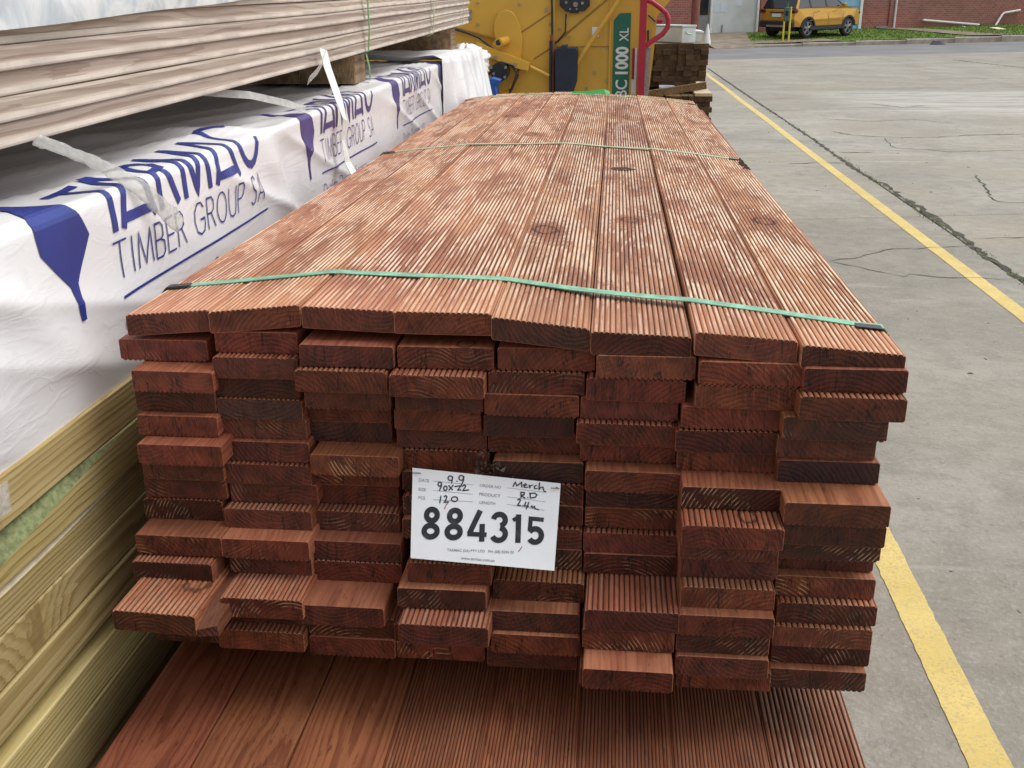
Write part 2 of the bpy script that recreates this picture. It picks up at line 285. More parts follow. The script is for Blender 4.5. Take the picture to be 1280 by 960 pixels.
# ------------------------------------------------------------------ mesh helpers
class MB:
    def __init__(s): s.v = []; s.f = []; s.mi = []; s.sm = []
    def add(s, vs, fs, mi=0, sm=False):
        b = len(s.v); s.v += [tuple(v) for v in vs]
        for f in fs: s.f.append(tuple(b+i for i in f)); s.mi.append(mi); s.sm.append(sm)
        return s
    def box(s, x0, x1, y0, y1, z0, z1, mi=0, mat=None, ch=0.0):
        if ch:
            prof = [(x0+ch, z0), (x1-ch, z0), (x1, z0+ch), (x1, z1-ch), (x1-ch, z1), (x0+ch, z1), (x0, z1-ch), (x0, z0+ch)]
            return s.prism([(a, b) for a, b in prof], y0, y1, mi, mat, ch)
        vs = [(x, y, z) for x in (x0, x1) for y in (y0, y1) for z in (z0, z1)]
        if mat: vs = [mat @ Vector(v) for v in vs]
        return s.add(vs, [(0, 1, 3, 2), (4, 6, 7, 5), (0, 4, 5, 1), (2, 3, 7, 6), (0, 2, 6, 4), (1, 5, 7, 3)], mi)
    def prism(s, prof, y0, y1, mi=0, mat=None, ch=0.0):
        """(x,z) outline, counter-clockwise seen from -Y, pulled from y0 to y1"""
        n = len(prof); cx = sum(p[0] for p in prof)/n; cz = sum(p[1] for p in prof)/n
        def ins(p, d):
            dx, dz = p[0]-cx, p[1]-cz; L = math.hypot(dx, dz) or 1; return (p[0]-dx/L*d, p[1]-dz/L*d)
        st = [(y0, ch), (y0+ch, 0), (y1-ch, 0), (y1, ch)] if ch else [(y0, 0), (y1, 0)]
        vs = []
        for y, d in st:
            for p in prof: q = ins(p, d) if d else p; vs.append((q[0], y, q[1]))
        if mat: vs = [mat @ Vector(v) for v in vs]
        fs = [tuple(range(n)), tuple(reversed(range((len(st)-1)*n, len(st)*n)))]
        for k in range(len(st)-1):
            for i in range(n): j = (i+1) % n; fs.append((k*n+i, (k+1)*n+i, (k+1)*n+j, k*n+j))
        return s.add(vs, fs, mi)
    def tube(s, pts, r, n=10, mi=0, cap=True, sm=True):
        pts = [Vector(p) for p in pts]; rs = r if isinstance(r, (list, tuple)) else [r]*len(pts); rings = []; ref = None
        for i, p in enumerate(pts):
            d = (pts[min(i+1, len(pts)-1)]-pts[max(i-1, 0)]).normalized()
            if ref is None: ref = d.orthogonal().normalized()
            ref = (ref-d*ref.dot(d)).normalized(); b = d.cross(ref)
            rings.append([p+(ref*math.cos(a)+b*math.sin(a))*rs[i] for a in [2*math.pi*k/n for k in range(n)]])
        vs = [v for q in rings for v in q]; fs = []
        for k in range(len(rings)-1):
            for i in range(n): j = (i+1) % n; fs.append((k*n+i, k*n+j, (k+1)*n+j, (k+1)*n+i))
        s.add(vs, fs, mi, sm)
        if cap: s.add(rings[0], [tuple(reversed(range(n)))], mi); s.add(rings[-1], [tuple(range(n))], mi)
        return s
    def strap(s, pts, wdir, w, th=.0009, mi=0):
        """flat band through pts; wdir = width direction (vector or list)"""
        pts = [Vector(p) for p in pts]; vs = []; N = len(pts)
        for i, p in enumerate(pts):
            d = (pts[min(i+1, N-1)]-pts[max(i-1, 0)]).normalized(); wd = Vector(wdir[i] if isinstance(wdir, list) else wdir)
            wd = (wd-d*wd.dot(d)).normalized(); nn = wd.cross(d).normalized()
            vs += [p-wd*w/2, p+wd*w/2, p+wd*w/2+nn*th, p-wd*w/2+nn*th]
        fs = [(0, 1, 2, 3), (4*N-1, 4*N-2, 4*N-3, 4*N-4)]
        for k in range(N-1):
            for i in range(4): j = (i+1) % 4; fs.append((4*k+i, 4*k+4+i, 4*k+4+j, 4*k+j))
        return s.add(vs, fs, mi)
    def build(s, name, mats, parent=None, loc=None, rot=None, **props):
        me = bpy.data.meshes.new(name); me.from_pydata(s.v, [], s.f)
        for q in (mats if isinstance(mats, (list, tuple)) else [mats]): me.materials.append(q)
        me.polygons.foreach_set('material_index', s.mi); me.polygons.foreach_set('use_smooth', s.sm)
        bm = bmesh.new(); bm.from_mesh(me); bmesh.ops.recalc_face_normals(bm, faces=bm.faces); bm.to_mesh(me); bm.free(); me.update()
        return link(name, me, parent, loc, rot, **props)
def link(name, me, parent=None, loc=None, rot=None, **props):
    o = bpy.data.objects.new(name, me); C.objects.link(o)
    if parent: o.parent = parent
    if loc: o.location = loc
    if rot: o.rotation_euler = rot
    for k, v in props.items(): o[k] = v
    return o
def empty(name, loc=(0, 0, 0), label=None, cat=None, group=None, kind=None, rot=None):
    o = bpy.data.objects.new(name, None); C.objects.link(o); o.location = loc; o.empty_display_size = .1
    if rot: o.rotation_euler = rot
    if label: o['label'] = label
    if cat: o['category'] = cat
    if group: o['group'] = group
    if kind: o['kind'] = kind
    return o
def tag(o, label, cat, group=None):
    o['label'] = label; o['category'] = cat
    if group: o['group'] = group
    return o

# board profile with reeded face -------------------------------------------------
NR = 17
def profile(w, th, depth=.0015, nr=NR, rc=.0024):
    """returns [(x,z,crest)] counter-clockwise from bottom-left, reeded side on top"""
    p = []; h = th/2; a = w/2
    def arc(cx, cz, a0, a1, n=3):
        for i in range(n+1):
            t_ = R(a0+(a1-a0)*i/n); p.append((cx+rc*math.cos(t_), cz+rc*math.sin(t_), -1))
    arc(-a+rc, -h+rc, 180, 270); arc(a-rc, -h+rc, 270, 360)
    p.append((a, h-rc, -1)); p.append((a-.3*rc, h-.5*rc, -1))
    if depth:
        x1 = a-rc*.8; pw = 2*x1/nr
        for k in range(nr):
            xr = x1-k*pw
            for f, z, c in ((0, -1, 0), (.14, -.35, .5), (.36, 0, 1), (.64, 0, 1), (.86, -.35, .5)):
                p.append((xr-f*pw, h+z*depth, c))
        p.append((-x1, h-depth, 0))
    else:
        p.append((a-rc, h, -1)); p.append((-a+rc, h, -1))
    p.append((-a+.3*rc, h-.5*rc, -1)); p.append((-a, h-rc, -1))
    return p
def board_mesh(name, w, th, L, flip=False, mat='red', depth=.0018, nr=NR, warp=None, ys=None):
    """front end at y=0, length L; warp(x,y,z)->point"""
    pr = profile(w, th, depth, nr); ch = .0005
    if flip: pr = [(x, -z, c) for x, z, c in pr]
    ys = ys or [0, L]; st = [(ys[0], ch)]+[(ys[0]+ch, 0)]+[(y, 0) for y in ys[1:-1]]+[(ys[-1], 0)]
    n = len(pr); vs = []; cr = []
    for y, d in st:
        for x, z, c in pr:
            q = (x*(1-d/(w/2)), y, z*(1-d/(th/2))); vs.append(warp(*q) if warp else q); cr.append(float(c))
    fs = [tuple(range(n)), tuple(reversed(range((len(st)-1)*n, len(st)*n)))]
    for k in range(len(st)-1):
        for i in range(n): j = (i+1) % n; fs.append((k*n+i, (k+1)*n+i, (k+1)*n+j, k*n+j))
    me = bpy.data.meshes.new(name); me.from_pydata(vs, [], fs); me.materials.append(M[mat])
    at = me.attributes.new('crest', 'FLOAT', 'POINT'); at.data.foreach_set('value', cr)
    if flip:
        bm = bmesh.new(); bm.from_mesh(me); bmesh.ops.reverse_faces(bm, faces=bm.faces); bm.to_mesh(me); bm.free()
    me.update(); return me

# ------------------------------------------------------------------ ground, yard, street
YAW = 28
sd_ = Vector((math.cos(R(YAW)), math.sin(R(YAW)), 0)); sn_ = Vector((-sd_.y, sd_.x, 0)); SA = Vector((4.8, 38.0, 0))
def SP(s_, off, z): return SA+sd_*s_+sn_*off+Vector((0, 0, z))
def lawn_z(s_, off): return -.955+.050*off+.012*(s_-3)
ground = MB().add([(-700, -700, G-.14), (700, -700, G-.14), (700, 900, G-.14), (-700, 900, G-.14)], [(0, 1, 2, 3)]).build('ground', M['dark'], kind='structure')
yard = empty('concrete_yard', (0, 0, G), kind='structure')
def slab(xa, xb, ya, yb, clip=False):
    g = .007; k = .19
    def P(x, y0): return (x, y0+k*(x-2))
    a, b, c_, d = P(xa+g, ya+g), P(xb-g, ya+g), P(xb-g, yb-g), P(xa+g, yb-g)
    if clip:
        f = lambda x: 29.0+.50*(x-3.0)
        c_ = (c_[0], f(c_[0])); d = (d[0], f(d[0]))
    cx, cy = (xa+xb)/2, (ya+yb)/2
    mb = MB(); q = [a, b, c_, d]; e = .004
    mb.add([(x-cx, y-cy, -.13) for x, y in q]+[(x-cx, y-cy, -e) for x, y in q]+[(x-cx+(e if i in (0, 3) else -e), y-cy+(e if i < 2 else -e), 0) for i, (x, y) in enumerate(q)],
           [(0, 1, 5, 4), (1, 2, 6, 5), (2, 3, 7, 6), (3, 0, 4, 7), (4, 5, 9, 8), (5, 6, 10, 9), (6, 7, 11, 10), (7, 4, 8, 11), (8, 9, 10, 11)])
    mb.build('concrete_slab', M['concrete'], yard, (cx, cy, 0))
yr = [-9.2, -5.4, -1.6, 6.2, 9.6, 13.87, 17.8, 21.7, 25.4]
xs = [-12.4, -7.4, -2.4, 2.595, 7.6, 12.6, 17.6, 22.6, 27.6]
for i in range(len(xs)-1):
    for j in range(len(yr)-1): slab(xs[i], xs[i+1], yr[j], yr[j+1])
    slab(xs[i], xs[i+1], yr[-1], 0, True)
def ribbon(name, pts, w, mat, z, jag=0.0, parent=None, **k):
    P = []; pts = [Vector((*p, 0)) for p in pts]
    for a, b in zip(pts, pts[1:]):
        n = max(1, int((b-a).length/.06)) if jag else 1
        for i in range(n): P.append(a.lerp(b, i/n))
    P.append(pts[-1]); mb = MB(); vs = []
    if name == 'yellow_line':
        a, b = pts; N_ = 900; q = [a.lerp(b, i/N_) for i in range(N_+1)]
        e = lambda y, k: .0030*noise.noise(Vector((y*6, k, 0)))+.0035*noise.noise(Vector((y*31, k, 0)))+.012*noise.noise(Vector((y*.35, 7, 0)))
        mb.add([v for p in q for v in ((p.x-w/2+e(p.y, 1), p.y, z), (p.x+w/2+e(p.y, 5), p.y, z))], [(2*i, 2*i+1, 2*i+3, 2*i+2) for i in range(N_)])
        return mb.build(name, mat, parent, **k)
    for i, p in enumerate(P):
        d = (P[min(i+1, len(P)-1)]-P[max(i-1, 0)]).normalized(); nn = Vector((-d.y, d.x, 0))
        o_ = nn*noise.noise(p*9)*jag*1.6; ww = w*(1+ (noise.noise(p*23+Vector((5, 0, 0)))*1.3+random.uniform(-.4, .4) if jag else 0))
        if jag and (i == 0 or i == len(P)-1): ww = .001
        vs += [p+o_+nn*ww/2, p+o_-nn*ww/2]
    mb.add([(v.x, v.y, z) for v in vs], [(2*i, 2*i+1, 2*i+3, 2*i+2) for i in range(len(P)-1)])
    return mb.build(name, mat, parent, **k)
ribbon('yellow_line', [(2.37, 1.0), (2.375, 24.5)], .085, M['line'], G+.002, kind='structure')
ribbon('yellow_line', [(1.205, -3.0), (1.205, 9.0)], .080, M['line'], G+.002, kind='structure')
crk = [([(2.57, 24.5), (2.57, 17.6), (2.58, 13.95), (2.59, 12.22), (2.6, 10.69), (2.58, 9.47)], .03),
 ([(2.58, 9.47), (2.58, 8.89), (2.59, 8.19), (2.63, 7.62), (2.63, 7.04)], .035), ([(2.63, 7.04), (2.63, 6.5), (2.63, 6.02), (2.62, 5.56), (2.61, 5.23), (2.6, 4.86), (2.61, 4.4), (2.6, 3.2), (2.6, 1)], .045),
 ([(2.02, 8.8), (2.32, 8.88), (2.58, 8.89)], .022), ([(1.69, 4.91), (1.84, 4.99), (2.01, 5.17), (2.11, 5.26), (2.26, 5.27), (2.4, 5.33), (2.57, 5.35)], .010),
 ([(1.69, 4.91), (1.77, 4.84), (1.87, 4.73), (2.02, 4.59), (2.06, 4.63), (2.18, 4.58), (2.41, 4.58), (2.55, 4.56)], .007),
 ([(2.93, 11.5), (3.11, 11.11), (3.47, 10.94), (3.97, 10.96), (4.39, 11.17), (5.01, 11.33), (6.4, 11.5)], .022), ([(2.64, 9.59), (2.87, 9.66), (3.12, 9.59)], .020),
 ([(3.51, 8.24), (3.42, 7.71), (3.32, 7.3), (3.27, 7.01), (3.29, 6.87), (3.44, 6.88), (4.1, 6.9)], .012), ([(2.67, 5.59), (2.79, 5.6), (3.0, 5.65), (3.6, 5.8)], .010),
 ([(3.38, 10.87), (3.31, 10.29), (3.3, 10.01), (3.49, 9.94), (3.75, 9.73), (4.6, 9.9)], .010), ([(9.4, 28.9), (9.48, 27.65), (9.9, 24.13), (10.4, 22)], .07),
 ([(3.1, 13.0), (3.6, 12.6), (4.2, 12.9), (4.6, 12.4)], .016), ([(4.2, 15.2), (4.5, 14.6), (4.9, 14.9)], .03), ([(5.2, 20.1), (7.0, 20.9), (9.1, 21.1)], .02), ([(4.2, 26), (6, 26.4), (6.9, 27.2)], .03)]
for pts, w_ in crk: ribbon('pavement_crack', pts, w_, M['crack'], G+.002, jag=.022, parent=None, kind='structure')
mb = MB()
for i in range(420):        # weeds sprouting along the long crack
    y = random.uniform(4.2, 13) if random.random() < .5 else random.choice((4.6, 5.3, 6.3, 7.9, 8.9))+random.gauss(0, .15); x = 2.6+random.gauss(0, .02); a = random.uniform(0, 6.28); h = random.uniform(.004, .018)
    dx, dy = math.cos(a)*.012, math.sin(a)*.012
    mb.add([(x-dy*.3, y+dx*.3, G), (x+dy*.3, y-dx*.3, G), (x+dx, y+dy, G+h)], [(0, 1, 2)])
mb.build('crack_weeds', plain('weed_green', (.11, .14, .045), .8, var=.3, sc=30), kind='stuff')
mb = MB()                   # fallen bark chips and grit on the concrete
for i in range(260):
    x = random.uniform(.9, 5.5); y = random.uniform(.4, 12); a = random.uniform(0, 6.28); s1 = random.uniform(.004, .013); s2 = s1*random.uniform(.2, .6); h = s2*.5
    c_, s_ = math.cos(a), math.sin(a)
    base = [(x+c_*p*s1-s_*q*s2, y+s_*p*s1+c_*q*s2) for p, q in ((-1, -.6), (.7, -1), (1, .5), (-.4, 1))]
    mb.add([(px, py, G) for px, py in base]+[(x+(px-x)*.6, y+(py-y)*.6, G+h) for px, py in base], [(4, 5, 6, 7), (0, 1, 5, 4), (1, 2, 6, 5), (2, 3, 7, 6), (3, 0, 4, 7)])
mb.build('bark_chips', plain('bark_chip', (.10, .07, .05), .9, var=.5, sc=8), kind='stuff')

def strip(name, s0, s1, o0, o1, zf, mat, ns=20, no=4, **k):
    mb = MB(); vs = []
    for i in range(ns+1):
        for j in range(no+1):
            s_ = s0+(s1-s0)*i/ns; of = o0+(o1-o0)*j/no; vs.append(SP(s_, of, zf(s_, of)))
    mb.add(vs, [(i*(no+1)+j, (i+1)*(no+1)+j, (i+1)*(no+1)+j+1, i*(no+1)+j+1) for i in range(ns) for j in range(no)], sm=True)
    return mb.build(name, mat, **k)
strip('street', -60, 90, -7.6, .02, lambda a, b: G-.012+.0015*(b+7.6), M['asphalt'], 2, 2, kind='structure')
strip('lawn', -2.2, 60, .16, 5.1, lambda a, b: lawn_z(a, b)+.02*noise.noise(Vector((a, b, 0))), M['lawn'], 120, 16, kind='structure')
strip('driveway', -60, -2.2, .16, 5.1, lambda a, b: lawn_z(max(a, -2), b)-.01, M['dirt'], 30, 6, kind='structure')
strip('driveway_apron', -60, -1.25, -.35, .7, lambda a, b: G-.002+.09*(b+.35)/1.05, M['dirt'], 30, 3, kind='structure')
mb = MB(); vs = []
for i in range(13):
    b_ = -.3+5.3*i/12
    for j in range(9):
        a_ = -1.26+(1.7+.62*max(0, b_)+.15*noise.noise(Vector((b_*2, 0, 0))))*j/8; z_ = lawn_z(a_, b_)+.028 if b_ > .2 else G+.004+(lawn_z(a_, .2)+.028-G)*(b_+.3)/.5
        vs.append(SP(a_, b_, z_))
mb.add(vs, [(i*9+j, i*9+j+1, (i+1)*9+j+1, (i+1)*9+j) for i in range(12) for j in range(8)], sm=True); mb.build('driveway_crossing', M['dirt'], kind='structure')
strip('bare_verge', -1.3, 4.6, .15, 1.5, lambda a, b: lawn_z(a, b)+.025*(1-b/1.5)+.02*noise.noise(Vector((a*2, b*2, 3))), M['dirt'], 40, 6, kind='structure')
# worn path down to the street
mb = MB(); pp = [(10.7, 5.0), (11.4, 3.6), (11.6, 2.2), (11.8, 1.0), (12.2, .15)]
vs = []
for i, (a, b) in enumerate(pp):
    for q in (-.55, .55): vs.append(SP(a+q*(1+.3*i), b, lawn_z(a, b)+.022))
mb.add(vs, [(2*i, 2*i+1, 2*i+3, 2*i+2) for i in range(4)]); mb.build('worn_path', M['dirt'], kind='structure')
kerb = empty('kerb', SP(0, 0, 0), kind='structure', rot=(0, 0, R(YAW)))
for i in range(26):
    a = .25+i*2.4; z = lawn_z(a, .1)
    MB().prism([(-.01, -.3), (.17, -.3), (.17, z-G+.004), (.03, z-G+.004), (-.01, z-G-.03)], 0, 2.38, mat=Matrix.Rotation(R(-90), 4, 'Z') @ Matrix.Scale(-1, 4, (1, 0, 0))).build('kerb_stone', M['kerb'], kerb, (a, 0, G))
mb = MB()
for i in range(15000):
    a = random.uniform(-1, 22); b = random.uniform(.2, 5.0)
    if a < .5+.62*b: continue
    if a < 4.6 and b < 1.5 and random.random() < .85: continue
    if abs(a-11.5) < .7: continue
    p = SP(a, b, lawn_z(a, b)); an = random.uniform(0, 6.28); h = random.uniform(.02, .06); d = Vector((math.cos(an), math.sin(an), 0))*.02
    mb.add([p-d, p+d, p+Vector((d.y, -d.x, h))], [(0, 1, 2)])
mb.build('grass_blades', plain('grass_blade', (.115, .19, .03), .7, var=.35, sc=3), kind='stuff')

# building across the street -------------------------------------------------------
B = empty('brick_building', SP(0, 5, 0), 'red brick building across the street with blue door and white panel', 'building', rot=(0, 0, R(YAW)))
zb = -1.3; zt = 3.2
def bx(name, x0, x1, y0, y1, z0, z1, mat, par=B, **k): return MB().box(x0, x1, y0, y1, z0, z1).build(name, mat, par, **k)
for (a, b) in ((-30, 1.20), (4.22, 8.08), (9.46, 60)): bx('wall', a, b, 0, .3, zb, zt, M['brick'])
for (a, b, z) in ((1.20, 4.22, 1.6), (8.08, 9.46, 1.6)): bx('wall_above_opening', a, b, .0, .3, z, zt, M['brick'])
bx('back_wall', -30, 60, 10, 10.3, zb, zt, M['brick'])
bx('roof', -30.3, 60.3, -.35, 10.6, zt+.003, zt+.15, M['roof'])
bx('gutter', -30.3, 60.3, -.47, -.352, zt+.01, zt+.13, M['white'])
gd = bx('door', 1.24, 1.86, .10, .15, -.95, 1.6, M['door_grey'], label='grey side door')
bx('window_pane', 1.33, 1.78, .085, .098, .0, 1.3, M['glass'], gd)
bx('door_frame', 1.862, 1.96, .02, .16, -.95, 1.6, M['white'])
wp = bx('wall_panel', 1.965, 4.05, .05, .12, -.84, 1.6, M['panel'], label='large pale wall panel with paper notices')
for a, b, z0, z1 in ((2.02, 2.28, .10, .44), (2.31, 2.60, .10, .44), (3.05, 3.32, .33, .48)): bx('notice', a, b, .042, .049, z0, z1, M['notice'], wp)
MB().tube([(2.45, .03, -.82), (2.45, .03, -.38)], .022, 8).build('vent_pipe', M['metal'], wp)
bx('corner_post', 4.06, 4.15, -.02, .2, -.8, 1.6, M['white'])
bx('door_frame', 8.085, 8.16, -.02, .2, -.7, 1.6, M['white']); bd = bx('door', 8.165, 9.28, .05, .11, -.7, 1.6, M['door_blue'], label='light blue door')
for z in (-.3, .3, .9): bx('door_rail', 8.25, 9.2, .035, .048, z, z+.05, M['door_blue'], bd)
bx('door_frame', 9.285, 9.42, -.02, .2, -.7, 1.6, M['white'])
MB().tube([(11.14, -.08, -.70), (11.14, -.08, 3.1)], .05, 10).build('downpipe', M['pvc'], B, label='white downpipe')
bx('brick_plinth', 10.2, 11.0, -.05, -.003, -.75, -.52, M['door_grey'])
bx('pilaster', 10.85, 11.05, -.06, -.003, zb, zt, M['brick'])

# white pipes leaning on the wall
def W3(s_, z, out=.1): return SP(s_, 5-out, z)
o = MB().tube([W3(12.72, -.30, .08), W3(14.3, -.41, .10), W3(15.95, -.53, .12)], .05, 10).build('white_pipe', M['pvc']); tag(o, 'straight white pipe leaning low against the brick wall', 'pipe')
o = MB().tube([W3(16.78, -.61, .25), W3(17.28, -.10, .1), W3(17.4, -.03, .1), W3(18.33, .08, .1)], .05, 10).build('white_pipe', M['pvc']); tag(o, 'bent white pipe standing against the brick wall', 'pipe')
mb = MB(); mb.box(-.28, .28, -.2, .2, 0, .03, ch=.004); o = mb.build('cardboard_sheet', plain('cream_card', (.72, .68, .50), .7), None, SP(14.7, 2.6, lawn_z(14.7, 2.6)+.03), (R(9), 0, R(40))); tag(o, 'small cream sheet of board lying on the grass', 'board')
o = MB().box(-.07, .07, -.05, .05, 0, .04, ch=.01).build('litter', M['white'], None, SP(14.1, 3.9, lawn_z(14.1, 3.9)+.02), (0, .2, .6)); tag(o, 'scrap of white litter on grass near the wall', 'litter')
mb = MB(); rr_ = random.Random(4)
vs = []; 
for i in range(14):
    a = i/14*6.283; vs.append((math.cos(a)*(.30+rr_.random()*.16), math.sin(a)*(.13+rr_.random()*.08), 0))
vs2 = [(x*.55, y*.55, .06+rr_.random()*.09) for x, y, z in vs]
mb.add(vs+vs2+[(0, 0, .13)], [(i, (i+1) % 14, 14+(i+1) % 14, 14+i) for i in range(14)]+[(14+i, 14+(i+1) % 14, 28) for i in range(14)])
o = mb.build('rag', plain('dark_rag', (.05, .05, .08), .8), None, SP(8.0, -1.0, G+.006), (0, 0, R(28))); tag(o, 'crumpled dark rag lying on the street by the kerb', 'rag')

# posts by the kerb
mb_ = empty('meter_stand', SP(2.55, .9, lawn_z(2.5, 1)), 'green meter box on two yellow posts at the grass edge', 'meter')
for dx in (-.11, .10): MB().tube([(dx, 0, -.1), (dx, 0, 1.2 if dx > 0 else .70)], .035, 10).build('post', M['safety'], mb_)
MB().box(-.14, .04, -.08, .08, .70, 1.18, ch=.02).tube([(-.05, 0, 1.17), (-.05, 0, 1.35)], .06, 10).build('meter_box', M['meter'], mb_)
MB().box(-.10, 0, -.092, -.083, .88, 1.05).build('meter_window', M['glass'], mb_)
o = MB().tube([SP(-1.35, 1, -.96), SP(-1.35, 1, 3.0)], .15, 12).build('rusty_post', M['rust']); tag(o, 'rusty brown post standing beyond the dark timber stack', 'post')
mb = MB(); mb.tube([(0, 0, 0), (0, 0, .03)], .19, 4, sm=False).tube([(0, 0, .03), (0, 0, .4), (0, 0, .72)], [.15, .09, .03], 12)
o = mb.build('traffic_cone', M['white'], None, SP(-1.0, .7, -.99)); tag(o, 'small faded white cone beside the rusty post', 'cone')

# car ------------------------------------------------------------------------------
def make_car():
    car = empty('parked_car', SP(3.15, 2.05, lawn_z(5, 2.6)-.02), 'orange small suv parked on the grass before the brick building', 'car', rot=(R(1.0), R(-.9), R(YAW)))
    car.location = SP(2.85, 2.0, lawn_z(4.8, 2.2)-.01); car.rotation_euler = (R(1.0), R(-.9), R(43))
    rw, fwx, ra = .80, 3.30, .385
    def arch(cx, r0, n=10): return [(cx+r0*math.cos(R(180-a)), .335+r0*math.sin(R(180-a))) for a in [10+160*i/n for i in range(n+1)]][::-1]
    low = [(.06, .42)]+[(x, z) for x, z in arch(rw, ra)][::-1]+[(1.25, .33), (2.85, .33)]+[(x, z) for x, z in arch(fwx, ra)][::-1]+[(4.02, .40)]
    topl = [(4.13, .55), (4.15, .78), (4.08, .92), (3.85, 1.0), (3.3, 1.07), (2.95, 1.10), (1.2, 1.10), (.2, 1.08), (.07, 1.0), (.02, .70)]
    out = low+topl; n = len(out); mb = MB(); vs = []; cxm = 2.08
    sta = [(-.8875, .94), (-.86, .99), (-.75, 1), (.75, 1), (.86, .99), (.8875, .94)]
    for y, k in sta:
        for x, z in out:
            zz = .33+(z-.33)*1.0 if z < .6 else z; xx = cxm+(x-cxm)*(.985 if abs(y) > .85 else 1)
            yy = y*(1-.07*max(0, (z-.85))/.25) if z > .85 else y
            fx = abs(x-cxm)/2.09; yy *= 1-.12*max(0, fx-.8)/.2
            vs.append((xx, yy, zz))
    fs = [tuple(range(n)), tuple(reversed(range(5*n, 6*n)))]
    for k in range(5):
        for i in range(n): j = (i+1) % n; fs.append((k*n+i, (k+1)*n+i, (k+1)*n+j, k*n+j))
    mb.add(vs, fs); mb.build('body', M['carpaint'], car)
    gh = [(.12, 1.06), (.30, 1.42), (.50, 1.56), (2.15, 1.57), (2.50, 1.47), (3.10, 1.08)]
    def house(pts, grow, z_in): return
    def loft(pts, ws, wt, name, mat):
        m_ = MB(); v = []; k = len(pts)
        for sgn in (-1, 1):
            for x, z in pts: f = (z-1.06)/.51; v.append((x, sgn*(ws+(wt-ws)*f), z))
        m_.add(v, [tuple(range(k)), tuple(reversed(range(k, 2*k)))]+[(i, k+i, k+(i+1) % k, (i+1) % k) for i in range(k)]); return m_.build(name, mat, car)
    loft(gh, .80, .63, 'windows', M['glass'])
    loft([(.42, 1.53), (.50, 1.615), (2.15, 1.62), (2.56, 1.50), (2.47, 1.475), (2.15, 1.565), (.6, 1.56)], .70, .62, 'roof', M['white'])
    for sgn in (-1, 1):
        for a, b, w_ in (((1.02, 1.08), (.95, 1.55), .09), ((1.98, 1.08), (1.92, 1.55), .07), ((3.10, 1.07), (2.50, 1.50), .07), ((.16, 1.06), (.48, 1.56), .12)):
            p = []
            for (x, z) in ((a[0], a[1]), (b[0], b[1])):
                f = (z-1.06)/.51; yy = sgn*(.812-.17*f); p += [(x-w_/2, yy, z), (x+w_/2, yy, z)]
            m_ = MB(); q = [Vector(v) for v in p]; dn = Vector((0, -sgn*.03, 0)); order = [q[0], q[1], q[3], q[2]]
            m_.add(order+[v+dn for v in order], [(0, 1, 2, 3), (7, 6, 5, 4), (0, 4, 5, 1), (1, 5, 6, 2), (2, 6, 7, 3), (3, 7, 4, 0)]); m_.build('pillar', M['black'] if a[0] > 1 else M['carpaint'], car)
        MB().box(.95, 3.0, min(sgn*.895, sgn*.82), max(sgn*.895, sgn*.82), .29, .44, ch=.02).build('sill_cladding', M['black'], car)
        for cx in (rw, fwx):
            m_ = MB(); v = []; N = 14
            for i in range(N+1):
                a = R(8+164*i/N)
                for r_, y in ((ra-.012, .80), (ra-.012, .905), (ra+.055, .905), (ra+.055, .80)): v.append((cx+r_*math.cos(a), sgn*y, .335+r_*math.sin(a)))
            m_.add(v, [(4*i+j, 4*i+4+j, 4*i+4+(j+1) % 4, 4*i+(j+1) % 4) for i in range(N) for j in range(4)]+[(0, 1, 2, 3), (4*N, 4*N+1, 4*N+2, 4*N+3)]); m_.build('arch_cladding', M['black'], car)
            wl = MB(); R_ = .34; v = []; K = 28
            prof = [(R_-.10, .68), (R_-.02, .69), (R_, .72), (R_, .84), (R_-.02, .87), (R_-.10, .875)]
            for i in range(K):
                a = 2*math.pi*i/K
                for r_, y in prof: v.append((cx+r_*math.cos(a), sgn*y, R_+r_*math.sin(a)))
            P_ = len(prof); wl.add(v, [(i*P_+j, ((i+1) % K)*P_+j, ((i+1) % K)*P_+j+1, i*P_+j+1) for i in range(K) for j in range(P_-1)], sm=True)
            wh = wl.build('wheel', M['rubber'], car)
            rm = MB(); rm.tube([(cx, sgn*.76, R_), (cx, sgn*.83, R_)], .235, 24, mi=1)
            for s5 in range(5):
                for dd in (-.16, .16):
                    a = 2*math.pi*s5/5+.3+dd; rm.tube([(cx, sgn*.845, R_), (cx+.225*math.cos(a), sgn*.85, R_+.225*math.sin(a))], [.05, .026], 6, mi=0)
            rim = [(cx+.232*math.cos(2*math.pi*i/24), sgn*.86, R_+.232*math.sin(2*math.pi*i/24)) for i in range(25)]; rm.tube(rim, .016, 6, mi=0)
            rm.build('rim', [M['alloy'], M['black']], wh)
        MB().box(.01, .20, *sorted((sgn*.58, sgn*.835)), .90, 1.02, ch=.02).build('tail_lamp', M['lens_red'], car)
        MB().box(3.95, 4.13, *sorted((sgn*.55, sgn*.80)), .78, .90, ch=.02).build('headlight', M['glass'], car)
        MB().box(2.78, 2.93, *sorted((sgn*.86, sgn*1.02)), 1.08, 1.22, ch=.03).build('mirror', M['carpaint'], car)
        for x in (1.25, 2.35): MB().box(x, x+.18, *sorted((sgn*.889, sgn*.905)), .93, .955).build('door_handle', M['carpaint'], car)
        for x in (1.06, 2.0, 2.9): MB().box(x, x+.012, *sorted((sgn*.8865, sgn*.8895)), .46, .93).build('door_gap', M['black'], car)
        MB().box(.9, 2.95, *sorted((sgn*.885, sgn*.897)), .62, .645, ch=.004).build('door_crease', M['carpaint'], car)
    MB().box(-.05, .22, -.80, .80, .38, .62, ch=.04).build('rear_bumper', M['black'], car)
    MB().box(-.062, -.048, -.42, .42, .40, .47).build('bumper_insert', M['metal'], car)
    MB().box(-.03, .03, -.20, .20, .76, .88).build('number_plate', M['white'], car)
